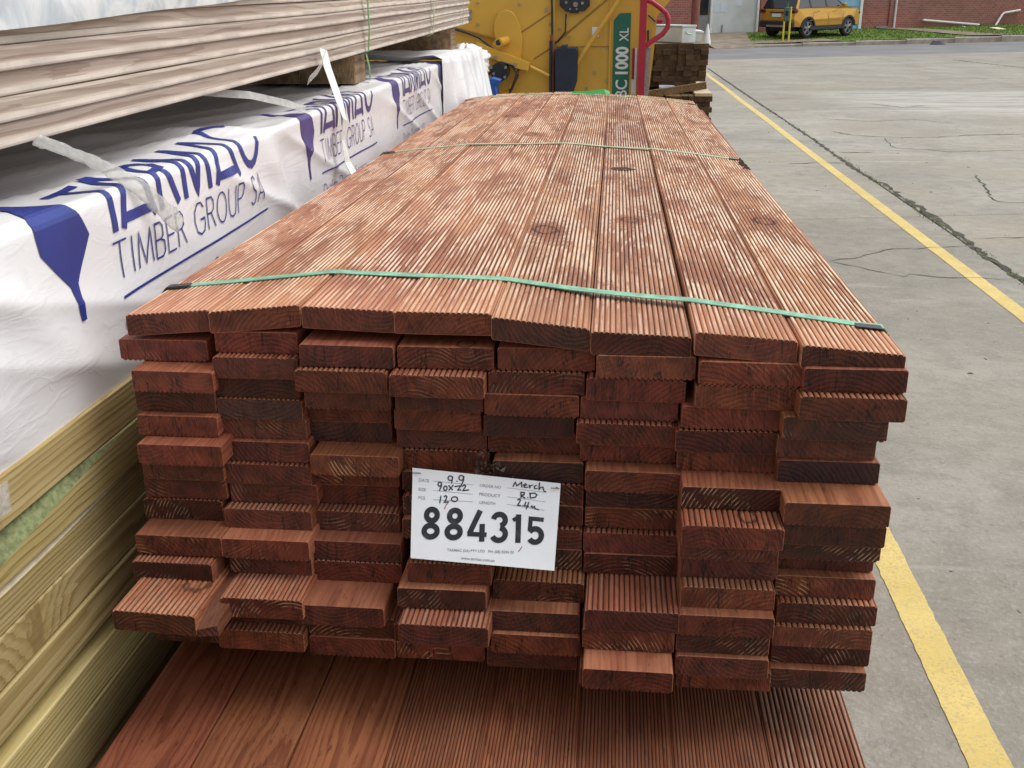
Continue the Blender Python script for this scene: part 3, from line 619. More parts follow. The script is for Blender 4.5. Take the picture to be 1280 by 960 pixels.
    MB().box(.0, .05, -.34, .34, .90, .935).build('boot_trim', M['black'], car)
    MB().box(3.98, 4.2, -.72, .72, .36, .60, ch=.04).build('front_bumper', M['black'], car)
    MB().box(.4, 3.9, -.62, .62, .24, .36).build('underbody', M['black'], car)
make_car()

# ------------------------------------------------------------------ redwood stacks
CELLS = [[(0.053,-0.028,0.088,'d'),(0.132,0.002,0.08,'d'),(0.229,-0.032,0.0885,'d'),(0.32,-0.029,0.0885,'d'),(0.412,-0.026,0.0885,'d'),(0.501,-0.042,0.087,'d'),(0.591,-0.051,0.0885,'d'),(0.677,-0.061,0.086,'d')],
[(0.07,-0.053,0.08,'d'),(0.133,-0.009,0.082,'u'),(0.224,-0.039,0.086,'u'),(0.314,-0.045,0.087,'u'),(0.403,-0.028,0.088,'u'),(0.493,-0.039,0.088,'u'),(0.589,-0.05,0.0885,'u'),(0.675,-0.071,0.0885,'u')],
[(0.066,-0.044,0.08,'u'),(0.131,-0.003,0.081,'d'),(0.225,-0.025,0.082,'d'),(0.312,-0.024,0.083,'d'),(0.399,-0.03,0.087,'d'),(0.488,-0.031,0.088,'d'),(0.578,-0.046,0.087,'d'),(0.664,-0.064,0.0885,'d')],
[(0.069,-0.052,0.08,'d'),(0.132,-0.005,0.084,'u'),(0.22,-0.003,0.082,'u'),(0.309,-0.018,0.083,'u'),(0.396,-0.026,0.084,'u'),(0.485,-0.039,0.0885,'u'),(0.574,-0.047,0.0885,'u'),(0.661,-0.052,0.085,'u')],
[(0.076,-0.07,0.084,'d'),(0.132,-0.001,0.086,'d'),(0.22,-0.001,0.081,'d'),(0.311,-0.011,0.087,'d'),(0.4,-0.013,0.087,'d'),(0.488,-0.027,0.088,'d'),(0.577,-0.039,0.0885,'d'),(0.664,-0.056,0.088,'d')],
[(0.07,-0.055,0.082,'u'),(0.135,-0.007,0.086,'d'),(0.23,-0.032,0.086,'d'),(0.315,-0.012,0.084,'u'),(0.405,-0.03,0.085,'d'),(0.493,-0.046,0.087,'d'),(0.58,-0.072,0.0885,'d'),(0.666,-0.096,0.0885,'d')],
[(0.068,-0.05,0.084,'d'),(0.136,-0.012,0.087,'u'),(0.224,-0.007,0.086,'u'),(0.315,-0.016,0.086,'d'),(0.404,-0.031,0.088,'u'),(0.494,-0.03,0.087,'u'),(0.579,-0.103,0.087,'u'),(0.667,-0.09,0.087,'u')],
[(0.063,-0.05,0.081,'u'),(0.14,-0.01,0.088,'d'),(0.225,-0.005,0.08,'d'),(0.316,-0.023,0.086,'u'),(0.404,-0.033,0.088,'d'),(0.494,-0.033,0.088,'d'),(0.579,-0.085,0.087,'d'),(0.668,-0.076,0.0885,'d')],
[(0.069,-0.082,0.087,'d'),(0.136,-0.023,0.088,'u'),(0.225,-0.019,0.085,'u'),(0.316,-0.03,0.086,'d'),(0.404,-0.037,0.087,'u'),(0.493,-0.04,0.088,'u'),(0.581,-0.078,0.087,'d'),(0.669,-0.056,0.0885,'d')],
[(0.065,-0.093,0.08,'u'),(0.139,-0.045,0.087,'d'),(0.229,-0.04,0.088,'d'),(0.325,-0.073,0.08,'u'),(0.404,-0.037,0.088,'d'),(0.494,-0.042,0.088,'d'),(0.58,-0.093,0.083,'u'),(0.67,-0.067,0.0885,'d')],
[(0.085,-0.16,0.083,'u'),(0.139,-0.035,0.083,'d'),(0.229,-0.041,0.087,'u'),(0.319,-0.083,0.084,'d'),(0.408,-0.06,0.086,'u'),(0.496,-0.104,0.086,'u'),(0.579,-0.105,0.084,'d'),(0.672,-0.076,0.0885,'u')],
[(0.066,-0.055,0.086,'u'),(0.143,-0.08,0.08,'u'),(0.222,-0.086,0.084,'d'),(0.324,-0.108,0.084,'u'),(0.405,-0.079,0.086,'d'),(0.493,-0.102,0.083,'d'),(0.578,-0.099,0.083,'u'),(0.669,-0.081,0.0885,'u')],
[(0.066,-0.061,0.086,'u'),(0.143,-0.056,0.081,'d'),(0.228,-0.07,0.087,'u'),(0.3135,-0.075,0.086,'u'),(0.407,-0.084,0.083,'d'),(0.493,-0.131,0.08,'d'),(0.578,-0.104,0.083,'d'),(0.671,-0.075,0.0885,'u')],
[(0.066,-0.062,0.086,'u'),(0.1345,-0.069,0.086,'u'),(0.227,-0.072,0.085,'d'),(0.3135,-0.069,0.086,'u'),(0.403,-0.074,0.086,'u'),(0.4925,-0.097,0.086,'u'),(0.582,-0.091,0.086,'u'),(0.668,-0.084,0.088,'d')]]
pack = empty('timber_pack', (0, 0, 0), 'strapped pack of red-brown grooved decking boards with the numbered tag', 'timber pack')
MU = [board_mesh('deck_board', .088, .0218, L) for L in (2.36, 2.40, 2.44)]
MD = [board_mesh('deck_board', .088, .0218, L, flip=True) for L in (2.36, 2.40, 2.44)]
rg = random.Random(5)
for r in range(14):
    prev = None
    for c in range(8):
        x, y, wd, o_ = CELLS[r][c]; z = -.0330-.022*r
        dt = {0: .030, 1: -.014}.get(c, 0.0); px_, py_, pz_ = x-.4697, y+.8994, z-.265
        x += dt*px_; y += dt*py_; z += dt*pz_
        if (r, c) == (10, 0): continue          # split board built below
        sx = min(wd, .0885)/.088
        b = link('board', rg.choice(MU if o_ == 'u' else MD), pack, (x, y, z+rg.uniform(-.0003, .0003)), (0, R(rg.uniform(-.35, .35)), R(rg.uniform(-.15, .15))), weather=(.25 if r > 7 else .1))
        b.scale = (sx, 1, 1)
        b['glint'] = float((rg.random()*.8+.2 if rg.random() < .45 else .05) if r > 4 else (.0 if rg.random() < .75 else .3)); b['stain'] = 0.0
        if (r, c) == (4, 7): b['stain'] = .75
        if (r, c) in ((3, 1), (5, 4)): b['stain'] = .45
        if rg.random() < .22: knot(b, rg.uniform(-.03, .03), rg.uniform(.0, .08), .007)
# board split beside a knot, second of the lower left ones
x, y, wd, o_ = CELLS[10][0]; z = -.0330-.22
bs = link('board', board_mesh('deck_board', .080, .0218, 2.36, nr=15), pack, (.058, -.128, -.2645), (0, R(1.0), R(-1.0)), weather=.25, glint=.2, stain=0.0, label='board with a split-off corner beside a knot')
knot(bs, .020, .062, .012)
mb = MB(); mb.add([(0, .0, -.011), (.019, .004, -.011), (.020, .11, -.011), (0, .11, -.011), (.000, .0, -.004), (.017, .006, -.002), (.018, .05, .004), (.018, .11, .009), (0, .11, .009), (.0, .05, .006)],
       [(0, 1, 5, 4), (1, 2, 7, 6, 5), (4, 5, 6, 9), (9, 6, 7, 8), (2, 3, 8, 7), (0, 4, 9, 8, 3), (3, 2, 1, 0)])
mb.build('splinter', M['red'], bs, (.0405, 0, 0), weather=.25)
# top layer: eight boards, each with its own tilt (x,z of the two top corners in front; x,z behind)
TF = [(.008, -.006, .0918, .001), (.0924, .001, .181, .010), (.1845, .011, .2726, .008), (.2734, .010, .3628, .010), (.3640, .009, .4520, .000), (.4530, .000, .5408, -.003), (.5420, .004, .6294, -.002), (.6304, -.003, .717, -.010)]
TB = [(.006, .004), (.089, .014), (.18, .019), (.27, .022), (.352, .022), (.439, .017), (.528, .012), (.617, .005), (.703, -.004)]
KN = {0: (.16, 1.1, .012), 1: (.206, .706, .012), 2: (.207, 1.721, .014), 3: (.285, 1.34, .012), 4: (.385, .355, .013), 5: (.49, .46, .010), 6: (.60, 1.06, .012), 7: (.671, .50, .013)}
topfun = []
def topboard(k):
    xl, zl, xr, zr = TF[k]; (bl, bzl), (br, bzr) = TB[k], TB[k+1]; y0 = -.083*(.045+.0895*k); th = .0218; wd = .0872
    ox, oz = (xl+xr)/2, (zl+zr)/2-th/2; L = 2.4-y0+rgt.uniform(-.012, .012)
    def warp(x, y, z):
        u = (x+wd/2)/wd; f = y/L; a = xl+(xr-xl)*u; b = bl+.0002+(br-.0004-bl)*u; za = zl+(zr-zl)*u; zb_ = bzl+(bzr-bzl)*u
        sag = -.004*math.sin(math.pi*min(1, f*1.0))*(1 if k in (2, 3) else .4)
        X = a+(b-a)*f+.0012*math.sin(f*5+k); Z = za+(zb_-za)*f+sag+(z-th/2)
        return (X-ox, y, Z-oz)
    N = 14; me = board_mesh('top_deck_board', wd, th, L, warp=warp, ys=[L*i/N for i in range(N+1)])
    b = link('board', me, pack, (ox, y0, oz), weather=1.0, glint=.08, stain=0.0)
    kx, ky, ks = KN[k]; knot(b, kx-ox, ky-y0, ks)
    def top(X, Y):
        f = (Y-y0)/L; a = xl+(bl-xl)*f; c_ = xr+(br-xr)*f; u = (X-a)/(c_-a); return zl+(zr-zl)*u+((bzl+(bzr-bzl)*u)-(zl+(zr-zl)*u))*f-.004*math.sin(math.pi*f)*(1 if k in (2, 3) else .4)
    topfun.append((k, top))
rgt = random.Random(8)
for k in range(8): topboard(k)
def topz(X, Y):
    f = (Y)/2.4; best = None
    for k, fn in topfun:
        a = TF[k][0]+(TB[k][0]-TF[k][0])*f; b = TF[k][2]+(TB[k+1][0]-TF[k][2])*f
        if a-.004 <= X <= b+.004: v = fn(X, Y); best = v if best is None else max(best, v)
    return best if best is not None else topfun[0 if X < .1 else 7][1](X, Y)
# bark-torn knot hole on a top board and a chewed edge
mb = MB(); rr_ = random.Random(2); c0 = (.482, .90)
ring_ = [(c0[0]+math.cos(a)*.017*(1+.5*rr_.random()), c0[1]+math.sin(a)*.014*(1+.6*rr_.random())) for a in [i/11*6.283 for i in range(11)]]
mb.add([(px, py, topz(px, py)+.0006) for px, py in ring_]+[(c0[0]+(px-c0[0])*.5, c0[1]+(py-c0[1])*.5, topz(px, py)+.003*rr_.random()-.0005) for px, py in ring_], [(i, (i+1) % 11, 11+(i+1) % 11, 11+i) for i in range(11)]+[tuple(range(11, 22))])
mb.build('knot_bark', plain('knot_bark', (.045, .022, .016), .9, var=.5, sc=150, bump=1), pack)
mb = MB()
for i in range(40):
    f = rr_.random(); px = .702+rr_.uniform(-.004, .005); py = .98+f*.13; zz = topz(.70, py)-rr_.random()*.012; q = rr_.uniform(.003, .007)
    mb.add([(px-q, py-q, zz), (px+q, py-q*.5, zz+.002), (px+q*.5, py+q, zz-.002), (px, py, zz+q)], [(0, 1, 3), (1, 2, 3), (2, 0, 3), (0, 2, 1)])
mb.build('torn_edge', plain('torn_bark', (.05, .025, .018), .9, var=.5, sc=150), pack)
# a loose bark knot sticking out above the tag
mb = MB()
for i in range(60):
    a = Vector((rr_.gauss(0, .011), rr_.gauss(-.004, .006), rr_.gauss(0, .0055))); q = .0035
    mb.add([a+Vector([rr_.uniform(-q, q) for _ in range(3)]) for _ in range(4)], [(0, 1, 2), (0, 1, 3), (0, 2, 3), (1, 2, 3)])
mb.build('knot_bark', plain('knot_bark_grey', (.09, .06, .045), .9, var=.6, sc=200), pack, (.361, -.020, -.141))

# timber bearers
def bearer(name_parent, x0, x1, y, z0, z1, label, w_=.09):
    o = MB().box(x0-(x0+x1)/2, (x1-x0)/2, -w_/2, w_/2, 0, z1-z0, ch=.003).build('bearer', M['bearer'], None, ((x0+x1)/2, y, z0)); tag(o, label, 'bearer', 'bearers between the packs'); return o
for y, nm in ((.16, 'front'), (1.2, 'middle'), (2.2, 'rear')):
    bearer(None, .01, .71, y, -.3845, -.3312, 'timber bearer under the %s of the numbered red pack' % nm)
# lower pack(s): same boards, reaching nearer the camera
low = empty('timber_pack', (0, 0, 0), 'lower pack of red-brown decking boards, its top nearest the camera', 'timber pack')
MUs = board_mesh('shallow_deck_board', .0895, .0218, 2.4, depth=.0007, nr=25)
for r in range(13):
    for c in range(8):
        z = -.3965-.022*r; x = .008+.0447+.0894*c*.985
        if r == 0: me = (MD[1], MD[1], MD[0], MUs, MUs, MUs, MUs, MU[1])[c]
        else: me = rg.choice(MU+MD)
        b = link('board', me, low, (x, -.62+rg.uniform(-.03, .03), z), (0, R(rg.uniform(-.2, .2)), 0), weather=(.0 if c < 3 else .07 if c < 7 else .4), damp=.16, glint=.3, stain=0.0)  # plain tone setting: every board of this pack evenly darker
        b.scale = (.99, 1, 1)
for y in (-.4, .55, 1.5):
    bearer(None, .01, .71, y, -.7385, -.6822, 'timber bearer under the lower red pack, %s' % {-.4: 'end nearest the camera', .55: 'middle one', 1.5: 'far end'}[y])
base = empty('timber_pack', (0, 0, 0), 'bottom pack of red-brown boards standing on the concrete', 'timber pack')
for r in range(13):
    for c in range(8):
        b = link('board', rg.choice(MU+MD), base, (.0527+.0881*c, -.58+rg.uniform(-.03, .03), -.7495-.022*r), weather=.1, glint=.2, stain=0.0)
for y in (-.4, .55, 1.5): bearer(None, .01, .71, y, G, -1.0262, 'timber bearer on the concrete under the bottom red pack, %s' % {-.4: 'nearest the camera', .55: 'middle one', 1.5: 'farthest'}[y])

# straps over the front pack ---------------------------------------------------------
def strap_over(pts, w_, mat, label):
    """pts: (x,y) along the top from left to right"""
    P = []; n = 60
    for i in range(n+1):
        f = i/n*(len(pts)-1); k = min(int(f), len(pts)-2); g = f-k
        x = pts[k][0]+(pts[k+1][0]-pts[k][0])*g; y = pts[k][1]+(pts[k+1][1]-pts[k][1])*g; P.append([x, y, topz(min(max(x, .012), .708), y)+.0008])
    zz = [p[2] for p in P]       # taut: convex-ish smoothing
    for _ in range(40):
        zz = [zz[0]]+[max(zz[i], (zz[i-1]+zz[i+1])/2) for i in range(1, n)]+[zz[-1]]
    for p, z_ in zip(P, zz): p[2] = z_
    xl, xr = P[0][0], P[-1][0]
    f_ = P[0][1]/2.4; xl = TF[0][0]+(TB[0][0]-TF[0][0])*f_+.0005; f_ = P[-1][1]/2.4; xr = TF[7][2]+(TB[8][0]-TF[7][2])*f_-.0005; P[0][0] = xl; P[-1][0] = xr
    path = [(xl-.006, P[0][1], -.336), (xl-.006, P[0][1], -.18), (xl-.004, P[0][1], P[0][2]-.014), (xl-.0022, P[0][1], P[0][2]-.003)]+P+[(xr+.0022, P[-1][1], P[-1][2]-.003), (xr+.004, P[-1][1], P[-1][2]-.014), (xr-.004, P[-1][1], -.05), (xr-.022, P[-1][1], -.12), (xr-.024, P[-1][1], -.336), (xl-.006, P[0][1], -.336)]
    t_ = empty('strap', (0, 0, 0), label, 'strap')
    MB().strap(path, (0, 1, 0), w_).build('band', mat, t_)
    for x, y, s_ in ((P[0][0], P[0][1], 1), (P[-1][0], P[-1][1], -1)):
        z_ = topz(min(max(x, .012), .708), y)
        mb = MB(); mb.strap([(x+s_*.026, y-.006, topz(x+s_*.026, y)+.0022), (x+s_*.012, y-.007, z_+.0028), (x+s_*.003, y-.007, z_+.002), (x-s_*.003, y-.007, z_-.004), (x-s_*.0035, y-.007, z_-.016)], (0, 1, 0), w_*.85, .0010)
        mb.build('edge_clip', M['clip'], t_)
    return t_
strap_over([(.012, .098), (.181, .110), (.369, .097), (.57, .046), (.708, .022)], .0140, M['strap_green'], 'pale green plastic strap across the near end of the numbered pack')
strap_over([(.012, 1.13), (.20, 1.165), (.389, 1.18), (.55, 1.155), (.700, 1.115)], .014, M['strap_pale'], 'pale strap across the middle of the numbered pack')
strap_over([(.012, 2.30), (.20, 2.33), (.389, 2.33), (.55, 2.32), (.700, 2.27)], .014, M['strap_pale'], 'strap at the far end of the numbered pack')
mb = MB(); mb.strap([(.33, 2.34, .022), (.39, 2.335, .025), (.43, 2.335, .030), (.445, 2.34, .022)], (0, .6, .8), .012); o = mb.build('strap_tail', plain('bright_green', (.02, .42, .10), .4)); tag(o, 'bright green loose strap tail at the far end', 'strap')

# ------------------------------------------------------------------ tag with the number
def curl(u, v): return .0012*math.sin(u*5+1)*math.sin(v*3)
LC = [Vector((.2875, -.037, -.139)), Vector((.4270, -.037, -.1495)), Vector((.4240, -.0790, -.2192)), Vector((.2905, -.0790, -.2125))]
def LS(u, v, d=0.0):
    p = LC[0].lerp(LC[1], u).lerp(LC[3].lerp(LC[2], u), v)
    return (p.x, p.y-curl(u, v)-.0025*max(0, .12-v)/.12-d, p.z)
ZC = [(95, 47), (1225, 155), (1185, 825), (88, 705)]
def l_uv(x, y):
    u = v = .5
    for _ in range(12):
        a = [ZC[0][i]+(ZC[1][i]-ZC[0][i])*u for i in (0, 1)]; b = [ZC[3][i]+(ZC[2][i]-ZC[3][i])*u for i in (0, 1)]
        p = [a[i]+(b[i]-a[i])*v for i in (0, 1)]; e = (x-p[0], y-p[1])
        du = [(ZC[1][i]-ZC[0][i])*(1-v)+(ZC[2][i]-ZC[3][i])*v for i in (0, 1)]; dv = [b[i]-a[i] for i in (0, 1)]
        D = du[0]*dv[1]-du[1]*dv[0]; u += (e[0]*dv[1]-e[1]*dv[0])/D; v += (du[0]*e[1]-du[1]*e[0])/D
    return u, v
lab = empty('pack_tag', (0, 0, 0), 'white paper tag reading 884315 stapled to the board ends', 'tag')
mb = MB(); nu, nv = 24, 14
vs = [LS(i/nu, j/nv) for j in range(nv+1) for i in range(nu+1)]; vs += [(x, y+.0003, z) for x, y, z in vs]; K = (nu+1)*(nv+1)
fs = [(j*(nu+1)+i, j*(nu+1)+i+1, (j+1)*(nu+1)+i+1, (j+1)*(nu+1)+i) for j in range(nv) for i in range(nu)]
mb.add(vs, fs+[tuple(K+q for q in reversed(f)) for f in fs], sm=True); mb.build('paper', M['paper'], lab)
def poly_stroke(mb, pts, w_, fn, seg=6.0, mi=0, closed=False):
    """flat ribbon along pts in drawing units; fn maps to 3-D"""
    if closed: pts = pts+[pts[0]]
    P = []
    for a, b in zip(pts, pts[1:]):
        n = max(1, int(math.hypot(b[0]-a[0], b[1]-a[1])/seg))
        for i in range(n): P.append((a[0]+(b[0]-a[0])*i/n, a[1]+(b[1]-a[1])*i/n))
    P.append(pts[-1]); N = len(P); vs = []
    for i, p in enumerate(P):
        if closed: q0, q1 = P[(i-1) % (N-1)], P[(i+1) % (N-1)] if i < N-1 else P[1]
        else: q0, q1 = P[max(i-1, 0)], P[min(i+1, N-1)]
        dx, dy = q1[0]-q0[0], q1[1]-q0[1]; L = math.hypot(dx, dy) or 1; nx, ny = -dy/L*w_/2, dx/L*w_/2
        # mitre
        if 0 < i < N-1:
            ax, ay = p[0]-P[i-1][0], p[1]-P[i-1][1]; l2 = math.hypot(ax, ay) or 1; cs = abs((-ay/l2)*(-dy/L)+(ax/l2)*(dx/L)); k = min(1/max(cs, .5), 1.6); nx *= k; ny *= k
        vs += [fn(p[0]+nx, p[1]+ny), fn(p[0]-nx, p[1]-ny)]
    mb.add(vs, [(2*i, 2*i+1, 2*i+3, 2*i+2) for i in range(N-1)], mi)
def ell(cx, cy, rx, ry, a0=0, a1=360, n=20): return [(cx+rx*math.cos(R(a0+(a1-a0)*i/n)), cy+ry*math.sin(R(a0+(a1-a0)*i/n))) for i in range(n+1)]
LF = lambda x, y: LS(*l_uv(x, y), .0004)
mb = MB(); wd = 41
for cx, cy, dx in ((249, 394, -8), (425, 404, -8)):
    poly_stroke(mb, ell(cx, cy, 41, 41)[:-1], wd, LF, closed=True); poly_stroke(mb, ell(cx+dx, cy+116, 50, 42)[:-1], wd, lambda x, y: LS(*l_uv(x, y), .00045), closed=True)
poly_stroke(mb, [(618, 368), (536, 538)], wd, LF); poly_stroke(mb, [(522, 538), (668, 549)], 34, lambda x, y: LS(*l_uv(x, y), .00045)); poly_stroke(mb, [(634, 468), (631, 598)], wd, lambda x, y: LS(*l_uv(x, y), .0005))
poly_stroke(mb, ell(763, 443, 45, 43, 190, 440, 18), wd, LF); poly_stroke(mb, ell(760, 546, 50, 46, -80, 160, 18), wd, lambda x, y: LS(*l_uv(x, y), .00045))
poly_stroke(mb, [(909, 402), (906, 614)], wd, LF); poly_stroke(mb, [(906, 424), (866, 446)], 30, lambda x, y: LS(*l_uv(x, y), .00045))
poly_stroke(mb, [(1100, 442), (985, 432)], 32, LF); poly_stroke(mb, [(1001, 432), (995, 520)], 32, lambda x, y: LS(*l_uv(x, y), .00045)); poly_stroke(mb, ell(1036, 560, 48, 50, -150, 150, 20), wd, lambda x, y: LS(*l_uv(x, y), .0005))
mb.build('printed_number', M['ink'], lab)
mb = MB(); LP = lambda x, y: LS(*l_uv(x, y), .0006); pw = 9
for p in [ell(386, 124, 17, 19), [(404, 108), (402, 135), (394, 166)], [(432, 146), (440, 152)], ell(470, 120, 18, 20), [(491, 104), (487, 140), (468, 184)],
          ell(305, 170, 13, 15), [(319, 160), (318, 185), (302, 220)], ell(349, 200, 13, 16), [(372, 178), (405, 214)], [(410, 176), (374, 216)], [(418, 188), (436, 186), (464, 182), (458, 196), (442, 214), (470, 213)], [(474, 188), (494, 176), (504, 186), (492, 205), (480, 219), (530, 213)],
          [(316, 254), (308, 308)], [(338, 262), (352, 254), (362, 264), (352, 288), (340, 302), (378, 298)], ell(420, 280, 24, 17),
          [(862, 190), (882, 148), (893, 182), (930, 148), (931, 194)], [(946, 181), (968, 172), (958, 160), (946, 172), (950, 194), (978, 192)], [(987, 168), (990, 200), (994, 180), (1014, 170)], [(1044, 172), (1026, 182), (1028, 202), (1050, 202)], [(1066, 146), (1060, 212), (1074, 190), (1090, 186), (1100, 224), (1116, 226)],
          [(926, 276), (924, 232), (950, 234), (948, 252), (926, 256), (958, 280)], [(972, 272), (980, 274)], [(996, 240), (994, 276)], [(986, 240), (1030, 238), (1046, 252), (1034, 270), (994, 276)],
          [(898, 292), (914, 282), (922, 294), (910, 316), (898, 334), (926, 334)], [(936, 332), (943, 336)], [(964, 304), (952, 336), (988, 340)], [(986, 306), (966, 362)], [(1000, 346), (1010, 334), (1014, 352), (1028, 338), (1034, 358), (1062, 364)]]:
    poly_stroke(mb, p, pw, LP, 8)
mb.build('handwriting', M['pen'], lab)
mb = MB()
for p in [[(375, 300), (352, 330), (346, 352)], [(938, 640), (925, 662), (910, 676)], [(1190, 182), (1215, 200)]]: poly_stroke(mb, p, 6, LP)
mb.build('red_pen_mark', M['redpen'], lab)
mb = MB()
for a, b in (((255, 148), (560, 178)), ((255, 215), (560, 247)), ((255, 282), (560, 302)), ((820, 200), (1112, 232)), ((820, 268), (1112, 305)), ((820, 325), (1105, 370))): poly_stroke(mb, [a, b], 3, LF, 20)
mb.build('ruled_lines', M['rule'], lab)
def text_mesh(body, fn, x, y, h, name, mat, parent, ang=0.0, sx=1.0, bold=0.0, sub=0.0, up=-1):
    """built-in font laid out in drawing units: origin x,y, cap height h, y grows downward if up=-1"""
    cu = bpy.data.curves.new('t', 'FONT'); cu.body = body; cu.size = h/.72; cu.offset = bold; cu.resolution_u = 3
    to = bpy.data.objects.new('t', cu); me = bpy.data.meshes.new_from_object(to); bpy.data.objects.remove(to); bpy.data.curves.remove(cu)
    if sub:
        bm = bmesh.new(); bm.from_mesh(me); bmesh.ops.triangulate(bm, faces=bm.faces)
        for _ in range(4):
            e = [q for q in bm.edges if q.calc_length() > sub]
            if not e: break
            bmesh.ops.subdivide_edges(bm, edges=e, cuts=1); bmesh.ops.triangulate(bm, faces=bm.faces)
        bm.to_mesh(me); bm.free()
    ca, sa = math.cos(ang), math.sin(ang)
    for v in me.vertices:
        a, b = v.co.x*sx, v.co.y; v.co = fn(x+a*ca-b*sa*-up*-1, y+up*(b*ca)+a*sa)
    me.name = name; me.materials.append(mat); me.update(); return link(name, me, parent)
for s_, x, y, h in (('DATE', 140, 150, 23), ('SIZE', 140, 216, 22), ('PCS', 140, 276, 22), ('ORDER NO', 608, 190, 22), ('PRODUCT', 604, 257, 24), ('LENGTH', 608, 318, 22)):
    text_mesh(s_, LF, x, y, h, 'printed_word', M['rule'], lab, R(6.0), 1.05, bold=.3)
text_mesh('TARMAC (SA) PTY LTD   PH: (08) 8296 03', LF, 368, 660, 20, 'printed_word', M['rule'], lab, R(3.6), 1.02, bold=.3)
text_mesh('www.tarmac.com.au', LF, 475, 722, 22, 'printed_word', M['rule'], lab, R(6), 1.02, bold=.3)
for (a, b) in ((.965, .06), (.03, .05)):
    q = LS(a, b, .001); MB().box(q[0]-.004, q[0]+.004, q[1]-.0006, q[1], q[2]-.0004, q[2]+.0004).build('staple', M['metal'], lab)

# ------------------------------------------------------------------ wrapped pack on the left
Y0, Y1 = -1.0, 2.345
def ridge(y): return .090+.0125*y
def WS(y, t, d=0.0):
    """t<0 down the face, t>0 inwards over the top"""
    n = noise.noise(Vector((y*2.1, t*4, 1.3))); n2 = noise.noise(Vector((y*6, t*9, 7))); fold = noise.noise(Vector((y*3.0+t*9.0, t*1.5, 4)))
    fold = (1-abs(fold)*2)**3*.006 if abs(fold) < .5 else 0
    n3 = noise.noise(Vector((y*1.2-t*7, 2, 9))); k = min(1, abs(t)/.05)
    kb = min(1, abs(t+.205)/.06) if t < 0 else 1
    disp = k*kb*(n*.009+n2*.0024+fold*1.0+max(0, n3)*.003)+.0008*noise.noise(Vector((y*9, 0, 2)))
    rc = .010; X = -.05; Z = ridge(y)
    # two strong pulled folds near the first lettering
    for yc, tc, am, sl in ((.66, -.1, .009, .55), (.73, -.05, -.004, .55), (.02, -.16, .004, 1.2), (-.2, -.1, .004, .9)):
        q = (y-yc)+(t-tc)*sl; disp += k*kb*am*math.exp(-(q/.035)**2)
    if t < -rc:  return (X+disp+d+.0*t, y, Z-rc+(t+rc))
    if t > rc: return (X-rc-(t-rc), y, Z+disp*.9+d+.007*noise.noise(Vector((y*5, t*3, 11)))*min(1, (t-rc)/.05)-.03*(t-rc))
    a = (t+rc)/(2*rc)*math.pi/2; return (X-rc+(rc+disp+d)*math.cos(a), y, Z-rc+(rc+disp+d)*math.sin(a))
wrap = empty('wrapped_timber_pack', (0, 0, 0), 'timber pack wrapped in white printed plastic between lining boards and green planks', 'wrapped pack')
mb = MB(); NYW = 560; ys_ = [Y0+(Y1-Y0)*i/NYW for i in range(NYW+1)]; ts_ = [-.205+.195*i/44 for i in range(45)]+[-.006, -.002, .002, .006]+[.012+.60*(i/46)**1.1 for i in range(47)]
mb.add([WS(y, t_) for y in ys_ for t_ in ts_], [(i*len(ts_)+j, (i+1)*len(ts_)+j, (i+1)*len(ts_)+j+1, i*len(ts_)+j+1) for i in range(NYW) for j in range(len(ts_)-1)], sm=True)
mb.build('printed_film', M['film'], wrap)
MB().box(-1.1, -.075, Y0+.01, Y1-.02, -.100, .055).build('timber_core', M['palewood'], wrap)
# letters: drawing units are metres: x along the pack, y upwards with 0 at the ridge
def PW(y0, sc, zs): return lambda x, y: WS(y0+x*sc, y*zs, .0011)
def glyphs(mb, gl, fn, w_, seg=.006):
    for p in gl: poly_stroke(mb, p, w_, fn, seg)
def tarmac():
    g = []; b, h = -.043, .062; s5 = .086; x = .098
    # T A R M A C, bold uprights cut by the fold
    g += [[(x+.012, b), (x+.012, h)], [(x-.016, h-.006), (x+.045, h-.006)]]
    x = .128; g += [[(x, b), (x+.040, h)], [(x+.040, h), (x+.082, b)], [(x+.006, b+.010), (x+.078, b+.010)]]
    x = .228; g += [[(x, b), (x, h)], [(x, h-.006), (x+.036, h-.010), (x+.044, .045), (x+.034, .012), (x+.006, .008)], [(x+.022, .01), (x+.048, b)]]
    x = .298; g += [[(x, b), (x, h)], [(x, h), (x+.034, b+.004), (x+.070, h)], [(x+.070, h), (x+.072, b)]]
    x = .392; g += [[(x, b), (x+.040, h)], [(x+.040, h), (x+.082, b)], [(x+.006, b+.010), (x+.078, b+.010)]]
    x = .492; g += [[(x+.076, .0)]+[(x+.040+.040*math.cos(R(a)), .018+.056*math.sin(R(a))) for a in range(-30, -331, -20)]]
    return g
